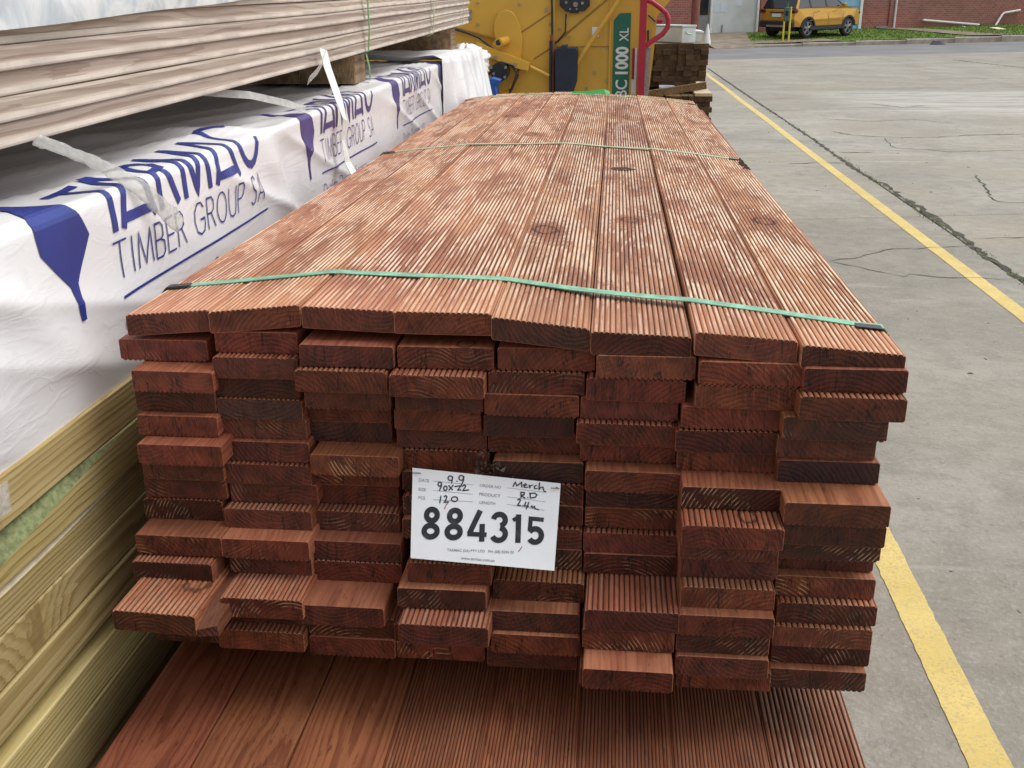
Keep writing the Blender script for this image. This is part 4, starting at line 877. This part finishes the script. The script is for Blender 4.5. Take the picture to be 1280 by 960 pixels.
GL = {'T': (.7, [[(0, 1), (.7, 1)], [(.35, 1), (.35, 0)]]), 'I': (.18, [[(.09, 0), (.09, 1)]]), 'M': (.85, [[(0, 0), (.1, 1), (.42, .05), (.75, 1), (.85, 0)]]),
 'B': (.55, [[(0, 0), (0, 1), (.35, 1), (.48, .88), (.46, .6), (.3, .52), (0, .52)], [(.3, .52), (.52, .42), (.54, .14), (.38, 0), (0, 0)]]), 'E': (.5, [[(.5, 0), (0, 0), (0, 1), (.5, 1)], [(0, .5), (.44, .5)]]),
 'R': (.55, [[(0, 0), (0, 1), (.35, 1), (.5, .85), (.48, .6), (.3, .5), (0, .5)], [(.28, .5), (.55, 0)]]), 'G': (.8, [[(.74, .8), (.55, .98), (.3, .98), (.08, .75), (.02, .45), (.12, .12), (.38, 0), (.66, .06), (.78, .3), (.78, .45), (.45, .45)]]),
 'O': (.8, [ell(.4, .5, .38, .5, 0, 360, 18)]), 'U': (.6, [[(0, 1), (0, .3), (.1, .06), (.3, 0), (.5, .06), (.6, .3), (.6, 1)]]), 'P': (.52, [[(0, 0), (0, 1), (.35, 1), (.5, .85), (.48, .6), (.3, .48), (0, .48)]]),
 'S': (.5, [[(.48, .85), (.35, 1), (.12, .96), (.03, .78), (.12, .58), (.38, .44), (.48, .25), (.4, .05), (.2, 0), (.02, .12)]]), 'A': (.6, [[(0, 0), (.3, 1), (.6, 0)], [(.1, .3), (.5, .3)]]), ' ': (.35, [])}
def thin_text(mb, s_, fn, x0, x1, y, h, w_):
    tot = sum(GL[c][0]+.2 for c in s_)-.2; k = (x1-x0)/tot; x = x0
    for c in s_:
        for p in GL[c][1]: poly_stroke(mb, [(x+a*k, y+b*h) for a, b in p], w_, fn, .008)
        x += (GL[c][0]+.2)*k
sp = [(-.005, .11), (.003, .06), (-.040, .012), (-.040, -.033), (.002, -.074), (.006, -.090), (.012, -.110), (.023, -.110), (.016, -.090), (.020, -.074), (.058, -.032), (.034, .004), (.006, .06), (.02, .11)]
def spear(mb, fn):
    # filled outline by slices across x at sampled y
    L = [(-.10, .012, .022), (-.088, .006, .018), (-.074, .003, .019), (-.050, -.022, .042), (-.033, -.038, .056), (-.015, -.040, .046), (.0, -.040, .036), (.03, -.022, .022), (.07, .004, .024), (.10, .008, .016)]
    L = [(-.112, .014, .023)]+L[1:]
    P = []
    for (y0, a0, b0), (y1, a1, b1) in zip(L, L[1:]):
        n = max(1, int((y1-y0)/.005))
        for i in range(n): f = i/n; P.append((y0+(y1-y0)*f, a0+(a1-a0)*f, b0+(b1-b0)*f))
    P.append(L[-1]); W_ = 6
    mb.add([fn(a+(b-a)*j/W_, y) for y, a, b in P for j in range(W_+1)], [(i*(W_+1)+j, i*(W_+1)+j+1, (i+1)*(W_+1)+j+1, (i+1)*(W_+1)+j) for i in range(len(P)-1) for j in range(W_)])
for i, (y0, sc, mt) in enumerate(((0.0, 1.0, 'ink_blue'), (.82, .86, 'ink_purple'), (1.54, .83, 'ink_purple'), (2.19, .83, 'ink_purple'), (-.86, 1.0, 'ink_blue'))):
    fn = PW(y0, sc, .98)
    mb = MB(); spear(mb, fn); mb.build('spear_emblem', M[mt], wrap)
    if y0 > 2: 
        mb = MB(); glyphs(mb, [[(x, max(-.2, y)) for x, y in p] for p in tarmac()[:2]], fn, .0125); mb.build('printed_word', M[mt], wrap); continue
    mb = MB(); glyphs(mb, tarmac(), fn, .0112); mb.build('printed_word', M[mt], wrap)
    mb = MB(); thin_text(mb, 'TIMBER GROUP SA', fn, .100, .565, -.094, .040, .0023); mb.build('printed_word', M[mt], wrap)
    mb = MB(); poly_stroke(mb, [(.103, -.113), (.585, -.113)], .0030, fn, .01); mb.build('printed_rule', M[mt], wrap)
    text_mesh('Quality Diversity Service', lambda x, y: WS(y0+x*sc, y, .0011), .10, -.150, .021, 'printed_word', M['ink_purple'], wrap, 0, 1.22, bold=-.0006, sub=.02, up=1)
# loose end flap and crumpled gather
mb = MB(); NY, NT_ = 60, 40
for i in range(NY+1):
    for j in range(NT_+1):
        y = 2.20+.75*i/NY; t_ = j/NT_; fl = math.sin(y*58+3*noise.noise(Vector((y*8, t_*3, 0))))*.010+.012*noise.noise(Vector((y*14, t_*6, 3)))
        out = .075*max(0, min(1, (y-2.22)/.25))
        if t_ < .45: p = (-.42+(.37+out*.3)*(t_/.45), y, .132+.012*noise.noise(Vector((y*9, t_*8, 5)))+fl*.6-.02*max(0, (y-2.5)))
        else:
            q = (t_-.45)/.55; p = (-.05+out*.3+out*.9*q**.8+fl*.9*min(1, q*3)+.004, y, .130-.42*q+.01*noise.noise(Vector((y*11, q*5, 1))))
        mb.v.append(p)
fs = [(i*(NT_+1)+j, (i+1)*(NT_+1)+j, (i+1)*(NT_+1)+j+1, i*(NT_+1)+j+1) for i in range(NY) for j in range(NT_)]
mb.f = fs; mb.mi = [0]*len(fs); mb.sm = [True]*len(fs); mb.build('loose_end_flap', M['film'], wrap)
mb = MB(); NA, NB = 40, 26
for i in range(NA+1):
    for j in range(NB+1):
        a = 2*math.pi*i/NA; b = math.pi*j/NB; n = 1+.35*noise.noise(Vector((math.cos(a)*1.6, math.sin(a)*1.6, b*2.0)))+.16*noise.noise(Vector((math.cos(a)*4, math.sin(a)*4, b*5)))
        mb.v.append((-.085+.075*n*math.sin(b)*math.cos(a), 2.98+.20*n*math.sin(b)*math.sin(a), .085+.055*n*math.cos(b)))
fs = [(i*(NB+1)+j, (i+1)*(NB+1)+j, (i+1)*(NB+1)+j+1, i*(NB+1)+j+1) for i in range(NA) for j in range(NB)]
mb.f = fs; mb.mi = [0]*len(fs); mb.sm = [True]*len(fs); mb.build('crumpled_gather', M['film'], wrap)

# green treated planks below -----------------------------------------------------------
gp = empty('timber_pack', (0, 0, 0), 'pack of yellow-green treated pine planks below the white wrapped pack', 'timber pack')
rows = [(-.107, -.152, 0), (-.153, -.197, .003), (-.198, -.2385, 0), (-.2395, -.284, .001), (-.285, -.322, .004), (-.323, -.345, -.012), (-.346, -.392, .002), (-.393, -.447, .004)]
z = -.449
while z > G+.09: rows.append((z, z-.044, rg.uniform(-.005, .004))); z -= .0455
for i, (zt_, zb_, dx) in enumerate(rows):
    for k in range(3):
        wd_ = .14; x1 = -.045+dx-k*.145 if k else -.045+dx; x0 = x1-wd_; h = zt_-zb_
        if k == 0 and i in (1, 2):
            # planks with a waney top arris that runs out
            mb = MB(); ysl = [-1.2+.1*q for q in range(9)]+[-.35+.04*q for q in range(12)]+[.5, 2.3]
            for y in ysl:
                if i == 1: cz = .026*max(0, min(1, (.035-y)/.23)); cx = cz*.55
                else: cz = .0075*max(.25, min(1, (.12-y)/.25)); cx = .007
                mb.v += [(x0, y, -h/2), (x1-.001, y, -h/2), (x1, y, -h/2+.001), (x1, y, h/2-.0008-cz), (x1-.0008-cx, y, h/2), (x0, y, h/2)]
            n = len(ysl)
            for q in range(n-1):
                for j in range(6):
                    jj = (j+1) % 6; mb.f.append((q*6+j, (q+1)*6+j, (q+1)*6+jj, q*6+jj)); mb.mi.append(1 if j == 3 else 0); mb.sm.append(False)
            mb.f += [tuple(range(6)), tuple(range((n-1)*6, n*6))]; mb.mi += [0, 0]; mb.sm += [False, False]
            mb.build('plank', [M['green'], M['wane'] if i == 1 else M['palewood']], gp, (0, 0, (zt_+zb_)/2)); continue
        b = MB().box(-wd_/2, wd_/2, 0, 3.5, -h/2, h/2, ch=.0015).build('plank', M['green'], gp, ((x0+x1)/2, -1.2, (zt_+zb_)/2), (0, 0, R(rg.uniform(-.06, .06) if i > 5 else 0)))
        if k == 0 and i == 3: knot(b, .06, 1.05, .01)
for y in (-.7, .6, 1.9):
    bearer(None, -.5, -.06, y, G, rows[-1][1]-.001, 'timber bearer on the ground under the green planks, %s' % {-.7: 'nearest the camera', .6: 'middle one', 1.9: 'farthest'}[y])

# lining boards above ---------------------------------------------------------------------
lin = empty('timber_pack', (0, 0, 0), 'pack of pinkish primed lining boards stacked above the white wrapped pack', 'timber pack')
def lin_mesh(x0, x1, ph, L0, L1):
    mb = MB(); N = 26; h = .0221
    pr = [(x0, 0), (x1-.003, 0, 1), (x1-.0006, .0012, 1), (x1, .003, 1), (x1-.0004, .0075, 1), (x1-.0018, .0088, 0), (x1-.0022, .0105, 0), (x1-.0012, h-.0035, 0), (x1-.0032, h, 0), (x0, h, 0)]
    for i in range(N+1):
        y = L0+(L1-L0)*i/N; wz = .0030*noise.noise(Vector((y*1.3, 3, 0)))+.0008*noise.noise(Vector((y*2.5, ph, 0))); wx = .005*noise.noise(Vector((y*1.1, ph, 5)))
        for p in pr: mb.v.append((p[0]+(wx if p[0] > x0 else 0), y, p[1]+wz+.0205*y+.0006*y*y))
    n = len(pr)
    for i in range(N):
        for j in range(n):
            jj = (j+1) % n; mb.f.append((i*n+j, (i+1)*n+j, (i+1)*n+jj, i*n+jj)); mb.mi.append(1 if j in (1, 2, 3) else 0); mb.sm.append(False)
    mb.f += [tuple(range(n)), tuple(range(N*n, N*n+n))]; mb.mi += [0, 1]; mb.sm += [False]*2
    return mb
for i in range(10):
    dx = rg.uniform(-.0035, .0035); L1 = 3.18+rg.uniform(-.02, .03)
    for k in range(5):
        x1 = (-.098+dx if k == 0 else -.11)-k*.135; lin_mesh(x1-.132, x1, i*1.7+k, -1.3, L1+rg.uniform(-.01, .01)).build('lining_board', [M['lining'], M['lip']], lin, (0, 0, .1445+.0228*i))
def LZ(y): return .1445+.0205*y+.0006*y*y
for y, nm in ((-.55, 'nearest the camera'), (1.47, 'beside the green string'), (2.85, 'near the far end')):
    bearer(None, -.85, -.112, y, ridge(y)+.002 if y < 2 else .10, LZ(y)-.002, 'rough brown bearer under the lining boards, %s' % nm, .10)
# plastic cover over the lining boards
mb = MB(); NY, NX = 120, 24
for i in range(NY+1):
    y = -1.3+2.6*i/NY
    for j in range(NX+1):
        t_ = j/NX; edge = .2485+.047*max(0, y)+.004*noise.noise(Vector((y*3, 0, 8))); top_ = .1445+.228+.0205*y+.004
        if t_ < .35: q = t_/.35; p = (-.091+.004*noise.noise(Vector((y*6, q*3, 2)))+.003*math.sin(y*11+q*4), y, min(edge, top_)+(top_-min(edge, top_))*q)
        else: q = (t_-.35)/.65; p = (-.093-.65*q, y, top_+.004+.006*noise.noise(Vector((y*5, q*6, 3))))
        mb.v.append(p)
fs = [(i*(NX+1)+j, (i+1)*(NX+1)+j, (i+1)*(NX+1)+j+1, i*(NX+1)+j+1) for i in range(NY) for j in range(NX)]
mb.f = fs; mb.mi = [0]*len(fs); mb.sm = [True]*len(fs)
t = NT('cover_film'); o_ = t.obj(); n = t.noise(o_, 9, 4, .6, 1.2); c = t.mix(t.step(n, .38, .62), (.50, .57, .62), (.80, .83, .82)); t.bump(n, .6, .006); M['cover'] = t.fin(c, .22)
o = mb.build('plastic_cover', M['cover']); tag(o, 'bluish white plastic sheet draped over the pinkish lining boards', 'plastic sheet')

# strings and loose straps
def LX(y): return -.094
def string(y, mat, w_, label, z1=None):
    zb_ = LZ(y)-.002; zt_ = zb_+.232
    o = MB().strap([(-.80, y, zb_-.003), (-.11, y, zb_-.003), (-.093, y+.001, zb_+.004), (-.088, y, zb_+.05), (-.089, y-.001, zb_+.15), (-.090, y, zt_), (-.11, y, zt_+.006), (-.80, y, zt_+.006)], (0, 1, 0), w_, .0012).build('strap', mat); return tag(o, label, 'strap')
string(1.475, plain('string_green', (.12, .30, .12), .5), .010, 'thin green strap hanging round the lining boards')
string(2.33, M['strap_pale'], .012, 'pale string round the lining boards near their far end')
string(2.95, M['strap_pale'], .007, 'thin pale string at the far tip of the lining boards')
o = MB().strap([(-.098, 1.478, LZ(1.478)-.004), (-.092, 1.480, .14), (-.094, 1.484, .115)], (0, 1, 0), .012, .001).build('strap', plain('string_green_b', (.16, .30, .12), .5)); tag(o, 'green strap end dangling on the brown bearer', 'strap')
# clear crumpled strap
mb = MB(); P = []; a0, a1 = Vector((-.103, .078, .148)), Vector((-.024, .215, .034))
for i in range(46):
    f = i/45; p = a0.lerp(a1, f)+Vector((.012*math.sin(f*3.1), .0, .010*math.sin(f*3.1))); P.append(p)
vs = []; K = 12
for i, p in enumerate(P):
    d = (P[min(i+1, 45)]-P[max(i-1, 0)]).normalized(); wv = Vector((.2, .6, .75)); wv = (wv-d*wv.dot(d)).normalized(); nv = wv.cross(d)
    f = i/45; wd_ = .0065+.0045*min(1, max(0, f*2-.6)) if f < .97 else .010
    for k in range(K):
        a = 2*math.pi*k/K; q = 1+.35*noise.noise(Vector((f*26, math.cos(a)*1.4, math.sin(a)*1.4))); vs.append(p+wv*math.cos(a)*wd_*q+nv*math.sin(a)*wd_*.16*q)
mb.add(vs, [(i*K+k, i*K+(k+1) % K, (i+1)*K+(k+1) % K, (i+1)*K+k) for i in range(45) for k in range(K)], sm=True); mb.add(vs[:K], [tuple(range(K))]); mb.add(vs[-K:], [tuple(range(K))])
o = mb.build('plastic_strap', M['clear']); tag(o, 'crumpled clear plastic strap hanging over the first blue lettering', 'strap')
o = MB().strap([(-.088, 1.09, .196), (-.075, 1.065, .165), (-.045, 1.02, .110), (-.030, 1.00, .075), (-.034, .990, .04), (-.026, .985, .0), (-.004, .965, -.030)], [(0, .8, .5)]*7, .017, .001).build('plastic_strap', M['strap_white']); tag(o, 'white strap hanging from the lining boards across the purple lettering', 'strap')
o = MB().strap([(-.085, 1.09, .19), (-.078, 1.06, .188), (-.074, 1.03, .176), (-.078, 1.0, .160), (-.08, .96, .150), (-.075, .93, .147)], (0.2, .4, .9), .012, .001).build('plastic_strap', M['clear']); tag(o, 'short curled end of clear strap on the lining board edge', 'strap')
o = MB().strap([(-.15, .60, .155), (-.10, .70, .142), (-.07, .79, .122), (-.052, .83, .108)], (0, .7, .7), .012, .001).build('plastic_strap', M['clear']); tag(o, 'clear strap lying over the wrapped ridge behind the first lettering', 'strap')
mb = MB(); mb.strap([(-.05, -.30, -.150), (-.036, -.24, -.125), (-.034, -.19, -.118), (-.034, -.165, -.120)], (0, .35, .9), .026, .0008); o = mb.build('tape', M['clear']); tag(o, 'torn end of clear tape on the green planks', 'tape')

# ------------------------------------------------------------------ wood chipper
ch = empty('wood_chipper', (.1, 5.0, G), 'yellow wood chipper with green decal reading BC 1000 XL', 'wood chipper')
ch_off = Vector((.1, 5.0, G))
def cf(u, v): return ((u-667)*.00437, .314-.00421*v)      # drawing units of the machine's side -> metres
def cprism(name, pts, y0, y1, mat, par=ch, off=ch_off, **k):
    pr = [cf(*p) for p in pts]
    if sum(pr[i][0]*pr[(i+1) % len(pr)][1]-pr[(i+1) % len(pr)][0]*pr[i][1] for i in range(len(pr))) < 0: pr = pr[::-1]
    return MB().prism([(a-off.x, b-off.z) for a, b in pr], y0-off.y, y1-off.y, **({'ch': k.pop('bev')} if 'bev' in k else {})).build(name, mat, par, **k)
def ctube(name, pts, r, mat, yy, par=ch, n=12, **k):
    P = [Vector((*cf(*p)[:1], yy if not isinstance(yy, (list, tuple)) else yy[i], cf(*p)[1]))-ch_off for i, p in enumerate(pts)]
    return MB().tube(P, r, n).build(name, mat, par, **k)
cprism('body_panel', [(380, -140), (838, -140), (838, -2), (820, 22), (818, 60), (812, 128), (812, 235), (380, 235)], 5.0, 6.1, M['yellow'])
cprism('infeed_panel', [(838.5, -60), (900, -140), (838.5, -140)], 5.02, 6.05, M['yellow'])
# left plate (drum housing) sits proud, with a curved cover and clamp arm
cprism('side_plate', [(560, -60), (690, -60), (690, 150), (560, 150)], 4.975, 4.997, M['yellow'], bev=.003)
arcp = [(645+ -2, 15)]+[(632+22*math.sin(R(a)), 57-45*math.cos(R(a))) for a in range(10, 171, 16)]+[(636, 118), (624, 118)]+[(622, 48), (619, 44), (617, 34), (622, 20)]
cprism('drum_cover', [(632, 12), (640, 14), (646, 20), (651, 32), (654, 48), (653, 66), (649, 84), (643, 98), (636, 110), (618, 118), (612, 118), (612, 60), (620, 48), (618, 38), (619, 26), (624, 16)], 4.955, 4.974, M['yellow'], bev=.003)
cprism('drum_cover_rib', [(566, 32), (620, 46), (620, 48), (566, 35)], 4.950, 4.972, M['yellow_edge'])
ctube('roller_hub', [(634, 50), (634, 50)], .026, M['yellow'], (4.955, 4.955)) if False else MB().tube([Vector((cf(634, 50)[0], 4.96, cf(634, 50)[1]))-ch_off, Vector((cf(634, 50)[0]-.035, 4.87, cf(634, 50)[1]-.008))-ch_off], .024, 16).build('roller_hub', M['yellow'], ch)
MB().tube([Vector((cf(634, 50)[0]-.0352, 4.8695, cf(634, 50)[1]-.008))-ch_off, Vector((cf(634, 50)[0]-.0355, 4.868, cf(634, 50)[1]-.008))-ch_off], .015, 16).build('hub_bore', M['black'], ch)
arm = cprism('clamp_arm', [(597, 51), (664, 77), (662, 87), (648, 84), (597, 64)], 4.90, 4.953, M['yellow'], bev=.004)
ctube('clamp_rod', [(664, 82), (688, 93.5)], .010, M['yellow'], 4.93)
for u, v in ((621, 70), (646, 79), (683, 13)): MB().tube([Vector((cf(u, v)[0], 4.97, cf(u, v)[1]))-ch_off, Vector((cf(u, v)[0], 4.885 if u < 680 else 4.965, cf(u, v)[1]))-ch_off], .010, 6, sm=False).build('bolt', M['metal'], ch)
ctube('weld_seam', [(652, 40), (689, 16)], .004, M['yellow_edge'], 4.974); ctube('weld_seam', [(668, 73), (688, 60)], .004, M['yellow_edge'], 4.974)
ctube('weld_seam', [(694, 54), (742, 14), (775, -14)], .005, M['yellow_edge'], 4.998)
# hose, battery box, gauge cluster
ctube('hose', [(689, -30), (691, 10), (691.5, 43)], .006, M['black'], 4.95)
MB().tube([Vector((cf(u, v)[0], 4.945, cf(u, v)[1]))-ch_off for u, v in ((691, 43), (692, 60), (691.5, 90), (692.5, 125))], [.010, .013, .013, .013], 10).build('gas_strut', M['rust'], ch)
ctube('strut_sleeve', [(690, 50), (690, 122)], .009, M['black'], 4.935)
cprism('fluid_tank', [(695, 62), (698, 58.5), (703, 58), (704, 55), (710, 55), (711, 58), (722, 58.5), (724, 62), (723, 100), (716, 122), (696, 122)], 4.90, 4.999, M['navy'], bev=.006)
g_ = cprism('gauge_panel', [(700, -30), (737, -30), (737, 8), (731, 14), (724, 15), (723, 17), (713, 17), (712, 15), (708, 15), (700, 8)], 4.965, 4.998, M['black'], bev=.003)
for u, v, r_ in ((719.5, 6.5, .013), (708, 4, .007), (713, 12, .005), (721, 12, .005), (728, 5, .008)):
    MB().tube([Vector((cf(u, v)[0], 4.965, cf(u, v)[1]))-ch_off, Vector((cf(u, v)[0], 4.955, cf(u, v)[1]))-ch_off], r_, 14).build('gauge', M['metal'], g_)
cprism('reflector', [(707, 22), (709, 22), (709, 30), (707, 30)], 4.99, 4.998, M['white'])
cprism('sticker', [(740, 34), (749, 34), (749, 46), (740, 47)], 4.9955, 4.9985, M['white'])
# diagonal tube brace
MB().tube([Vector((cf(u, v)[0], 4.95, cf(u, v)[1]))-ch_off for u, v in ((696, 118), (712, 92), (742, 48), (776, -3), (790, -25))], .012, 12).build('brace_tube', M['yellow'], ch)
# decal
cprism('decal', [(767, 26), (774, 17.5), (788, 17), (788, 160), (767, 160)], 4.9960, 4.9985, M['decal'])
def DF(x, y): a, b = cf(x, y); return (a-ch_off.x, 4.9950-ch_off.y, b-ch_off.z)
def decal_text(s_, u, v, h, sx, bold):
    # reads bottom to top: advance goes up, cap height goes left
    cu = bpy.data.curves.new('t', 'FONT'); cu.body = s_; cu.size = h/.72; cu.offset = bold; cu.resolution_u = 4
    to = bpy.data.objects.new('t', cu); me = bpy.data.meshes.new_from_object(to); bpy.data.objects.remove(to); bpy.data.curves.remove(cu)
    for q in me.vertices: a, b = q.co.x*sx, q.co.y; q.co = DF(u-b, v-a)
    me.materials.append(M['white']); me.name = 'decal_lettering'; return link('decal_lettering', me, ch)
decal_text('BC', 785.5, 123.0, 14.8, .92, .28); decal_text('1000', 785.5, 95.5, 15.2, .88, .75); decal_text('XL', 785.5, 51.5, 11.5, .85, .12)
for u, v in ((598, 4), (598, 30), (688, 30), (688, 100), (650, 6), (760, 20), (760, 60), (760, 100), (735, 110), (745, 90), (712, 46), (700, 36)):
    MB().tube([Vector((cf(u, v)[0], 4.998 if u > 690 else 4.976, cf(u, v)[1]))-ch_off, Vector((cf(u, v)[0], 4.985 if u > 690 else 4.962, cf(u, v)[1]))-ch_off], .0065, 6, sm=False).build('bolt', M['metal'], ch)
cprism('panel_flange', [(690.5, -60), (694, -60), (694, 150), (690.5, 150)], 4.965, 4.998, M['yellow'], bev=.002)
cprism('panel_flange', [(762, -60), (764, -60), (764, 150), (762, 150)], 4.985, 4.998, M['yellow'], bev=.002)
ctube('weld_seam', [(696, 58), (762, 58)], .003, M['yellow_edge'], 4.999)
ctube('hydraulic_hose', [(566, 34), (585, 40), (600, 46), (618, 60), (622, 74)], .006, M['black'], 4.93)
ctube('grease_line', [(708, 18), (707, 40), (697, 52), (692, 54)], .004, M['black'], 4.985)
cprism('data_plate', [(571, 12), (590, 12), (590, 24), (571, 24)], 4.968, 4.974, M['metal'])
# red bar and handle in front
zc = ch_off
MB().box(cf(798, 0)[0]-zc.x, cf(806.5, 0)[0]-zc.x, 4.86-5, 4.91-5, -.02, 1.6, ch=.006).build('feed_bar_post', M['crimson'], ch)
hp = [(806, 2), (812, 4), (822, 11), (830, 18), (833, 26), (832, 35), (826, 43), (815, 50), (806, 57)]
MB().tube([Vector((cf(u, v)[0], 4.88, cf(u, v)[1]))-ch_off for u, v in hp], .0135, 12).build('feed_bar_handle', M['crimson'], ch)
cprism('warning_strip', [(791, 60), (794, 60), (794, 98), (791, 98)], 4.992, 4.998, M['crimson']); cprism('warning_label', [(794.3, 60), (797, 60), (797, 118), (791, 118), (791, 99), (794.3, 99)], 4.992, 4.998, M['white'])
cprism('guard_strip', [(807.5, 59), (813, 59), (812, 125), (806.5, 125)], 4.90, 4.99, M['metal'])
MB().tube([Vector((cf(819, 27)[0], 4.95, cf(819, 27)[1]))-ch_off, Vector((cf(819, 27)[0]+.03, 4.95, cf(819, 27)[1]))-ch_off], .012, 12).build('hinge_pin', M['crimson'], ch)
ctube('latch', [(809, 20), (814, 24), (818, 28)], .004, M['black'], 4.99); cprism('latch_plate', [(808.5, 38), (810.5, 38), (811, 52), (809, 52)], 4.985, 4.998, M['navy'])
# blue winch motor low on the left
wm = empty('m', (0, 0, 0)); bpy.data.objects.remove(wm)
MB().tube([Vector((cf(627, 88)[0], 4.86, cf(627, 88)[1]))-ch_off, Vector((cf(627, 88)[0], 4.95, cf(627, 88)[1]))-ch_off], .050, 12, sm=False).build('motor_flange', M['black'], ch)
cprism('motor_body', [(614, 95), (620, 93), (631, 96), (629, 101), (625, 104), (626, 122), (610, 122), (611, 108)], 4.80, 4.93, M['blue'], bev=.010)
for u, v in ((617, 82), (620, 90), (635, 82), (634, 94)): MB().tube([Vector((cf(u, v)[0], 4.87, cf(u, v)[1]))-ch_off, Vector((cf(u, v)[0], 4.845, cf(u, v)[1]))-ch_off], .008, 6, sm=False).build('bolt', M['metal'], ch)
ctube('hydraulic_hose', [(613, 92), (616, 82), (628, 76), (642, 80), (650, 92), (640, 112), (636, 125)], .006, M['black'], 4.90)
ctube('bracket_bar', [(650, 85), (641, 110), (637, 112)], .008, M['rust'], 4.93)
# chassis and wheels (mostly behind the packs)
MB().box(-1.6, .55, .1, .22, .42, .56).box(-1.6, .55, .85, .97, .42, .56).build('chassis_rail', M['black'], ch)
for yy in (-.16, 1.02):
    wh = MB().tube([(-.55, yy, .34), (-.55, yy+.04, .34), (-.55, yy+.18, .34), (-.55, yy+.22, .34)], [.30, .34, .34, .30], 28).build('wheel', M['rubber'], ch)
    MB().tube([(-.55, yy-.005, .34), (-.55, yy+.225, .34)], .19, 20).build('rim', M['white'], wh)

# ------------------------------------------------------------------ dark treated stacks beyond
dk = empty('timber_pack', (0, 0, 0), 'dark brown treated post stack with a white box on it', 'timber pack')
mbx = [board_mesh('treated_post', .0505, .0345, L, mat='brownpine', depth=0) for L in (2.36, 2.4)]
for r in range(8):
    for c in range(10):
        x = 1.040-c*.0515+rg.uniform(-.001, .001)+(.012 if r < 4 else -.012 if r == 7 else .002); z = .0195-.0355*r
        if r == 7 and c == 0: continue
        b = link('post', rg.choice(mbx), dk, (x, 6.5+rg.uniform(-.02, .02), z), (0, R(rg.uniform(-1, 1)), 0), weather=0.0, glint=.2, stain=0.0)
dk2 = empty('timber_pack', (0, 0, 0), 'lower dark treated post stack with a pale top board behind the chipper', 'timber pack')
for r in range(22):
    for c in range(10):
        x = 1.065-c*.0515+rg.choice((-.004, .0, .012)); z = -.3095-.0355*r
        if z < G+.06: continue
        b = link('post', rg.choice(mbx), dk2, (x, 6.3+rg.uniform(-.02, .02), z), weather=0.0, glint=.25, stain=0.0)
MB().box(.985, 1.10, 6.28, 8.6, -.2915, -.272, ch=.002).build('top_board', M['palewood'], dk2)
o = MB().box(-.22, .22, -.03, .03, 0, .045, ch=.002).build('batten', M['bearer'], None, (.84, 6.24, -.272), (0, R(-9), R(-8))); tag(o, 'pale loose batten lying on the lower dark stack', 'batten')
mb = MB(); rr_ = random.Random(9); pts = [(rr_.uniform(-.07, .07), rr_.uniform(-.04, .04), rr_.uniform(0, .06)) for _ in range(16)]
bm = bmesh.new(); [bm.verts.new(p) for p in pts]; bmesh.ops.convex_hull(bm, input=bm.verts); me = bpy.data.meshes.new('plastic_scrap'); bm.to_mesh(me); bm.free(); me.materials.append(plain('blue_film', (.34, .40, .52), .4))
o = link('plastic_scrap', me, None, (.80, 6.33, -.275)); tag(o, 'crumpled bluish plastic scrap between the two dark stacks', 'plastic scrap')
for y in (6.8, 8.2): bearer(None, .5, 1.08, y, G, -1.0355 if False else -1.083+.05, 'bearer on the concrete under the dark stacks, %s' % ('near one' if y < 7 else 'far one'))
# white metal box lying on the stack
wb = empty('metal_box', (.905, 6.62, .0385), 'long white metal box with green latch on the dark stack', 'box', rot=(0, 0, R(26)))
MB().box(-.055, .055, -.08, .36, 0, .105, ch=.006).build('case', M['box'], wb); MB().box(-.060, .060, -.084, .364, .106, .118, ch=.004).build('lid', M['box'], wb)
MB().tube([(-.026, -.088, .078), (-.024, -.092, .066), (-.008, -.094, .060), (.010, -.094, .060), (.026, -.092, .066), (.028, -.088, .078)], .0045, 8).build('handle', plain('mint', (.45, .62, .55), .4), wb)
o = MB().box(-.17, .17, -.06, .06, 0, .012, ch=.002).build('steel_cover', M['white'], None, (.95, 6.95, .145), (R(4), R(6), R(8))); o.location = (.90, 7.02, .115); tag(o, 'flat white metal cover lying behind the white box', 'metal cover')
MB().box(-.16, .16, -.05, .05, -.075, 0).build('cover_skirt', M['box'], o)
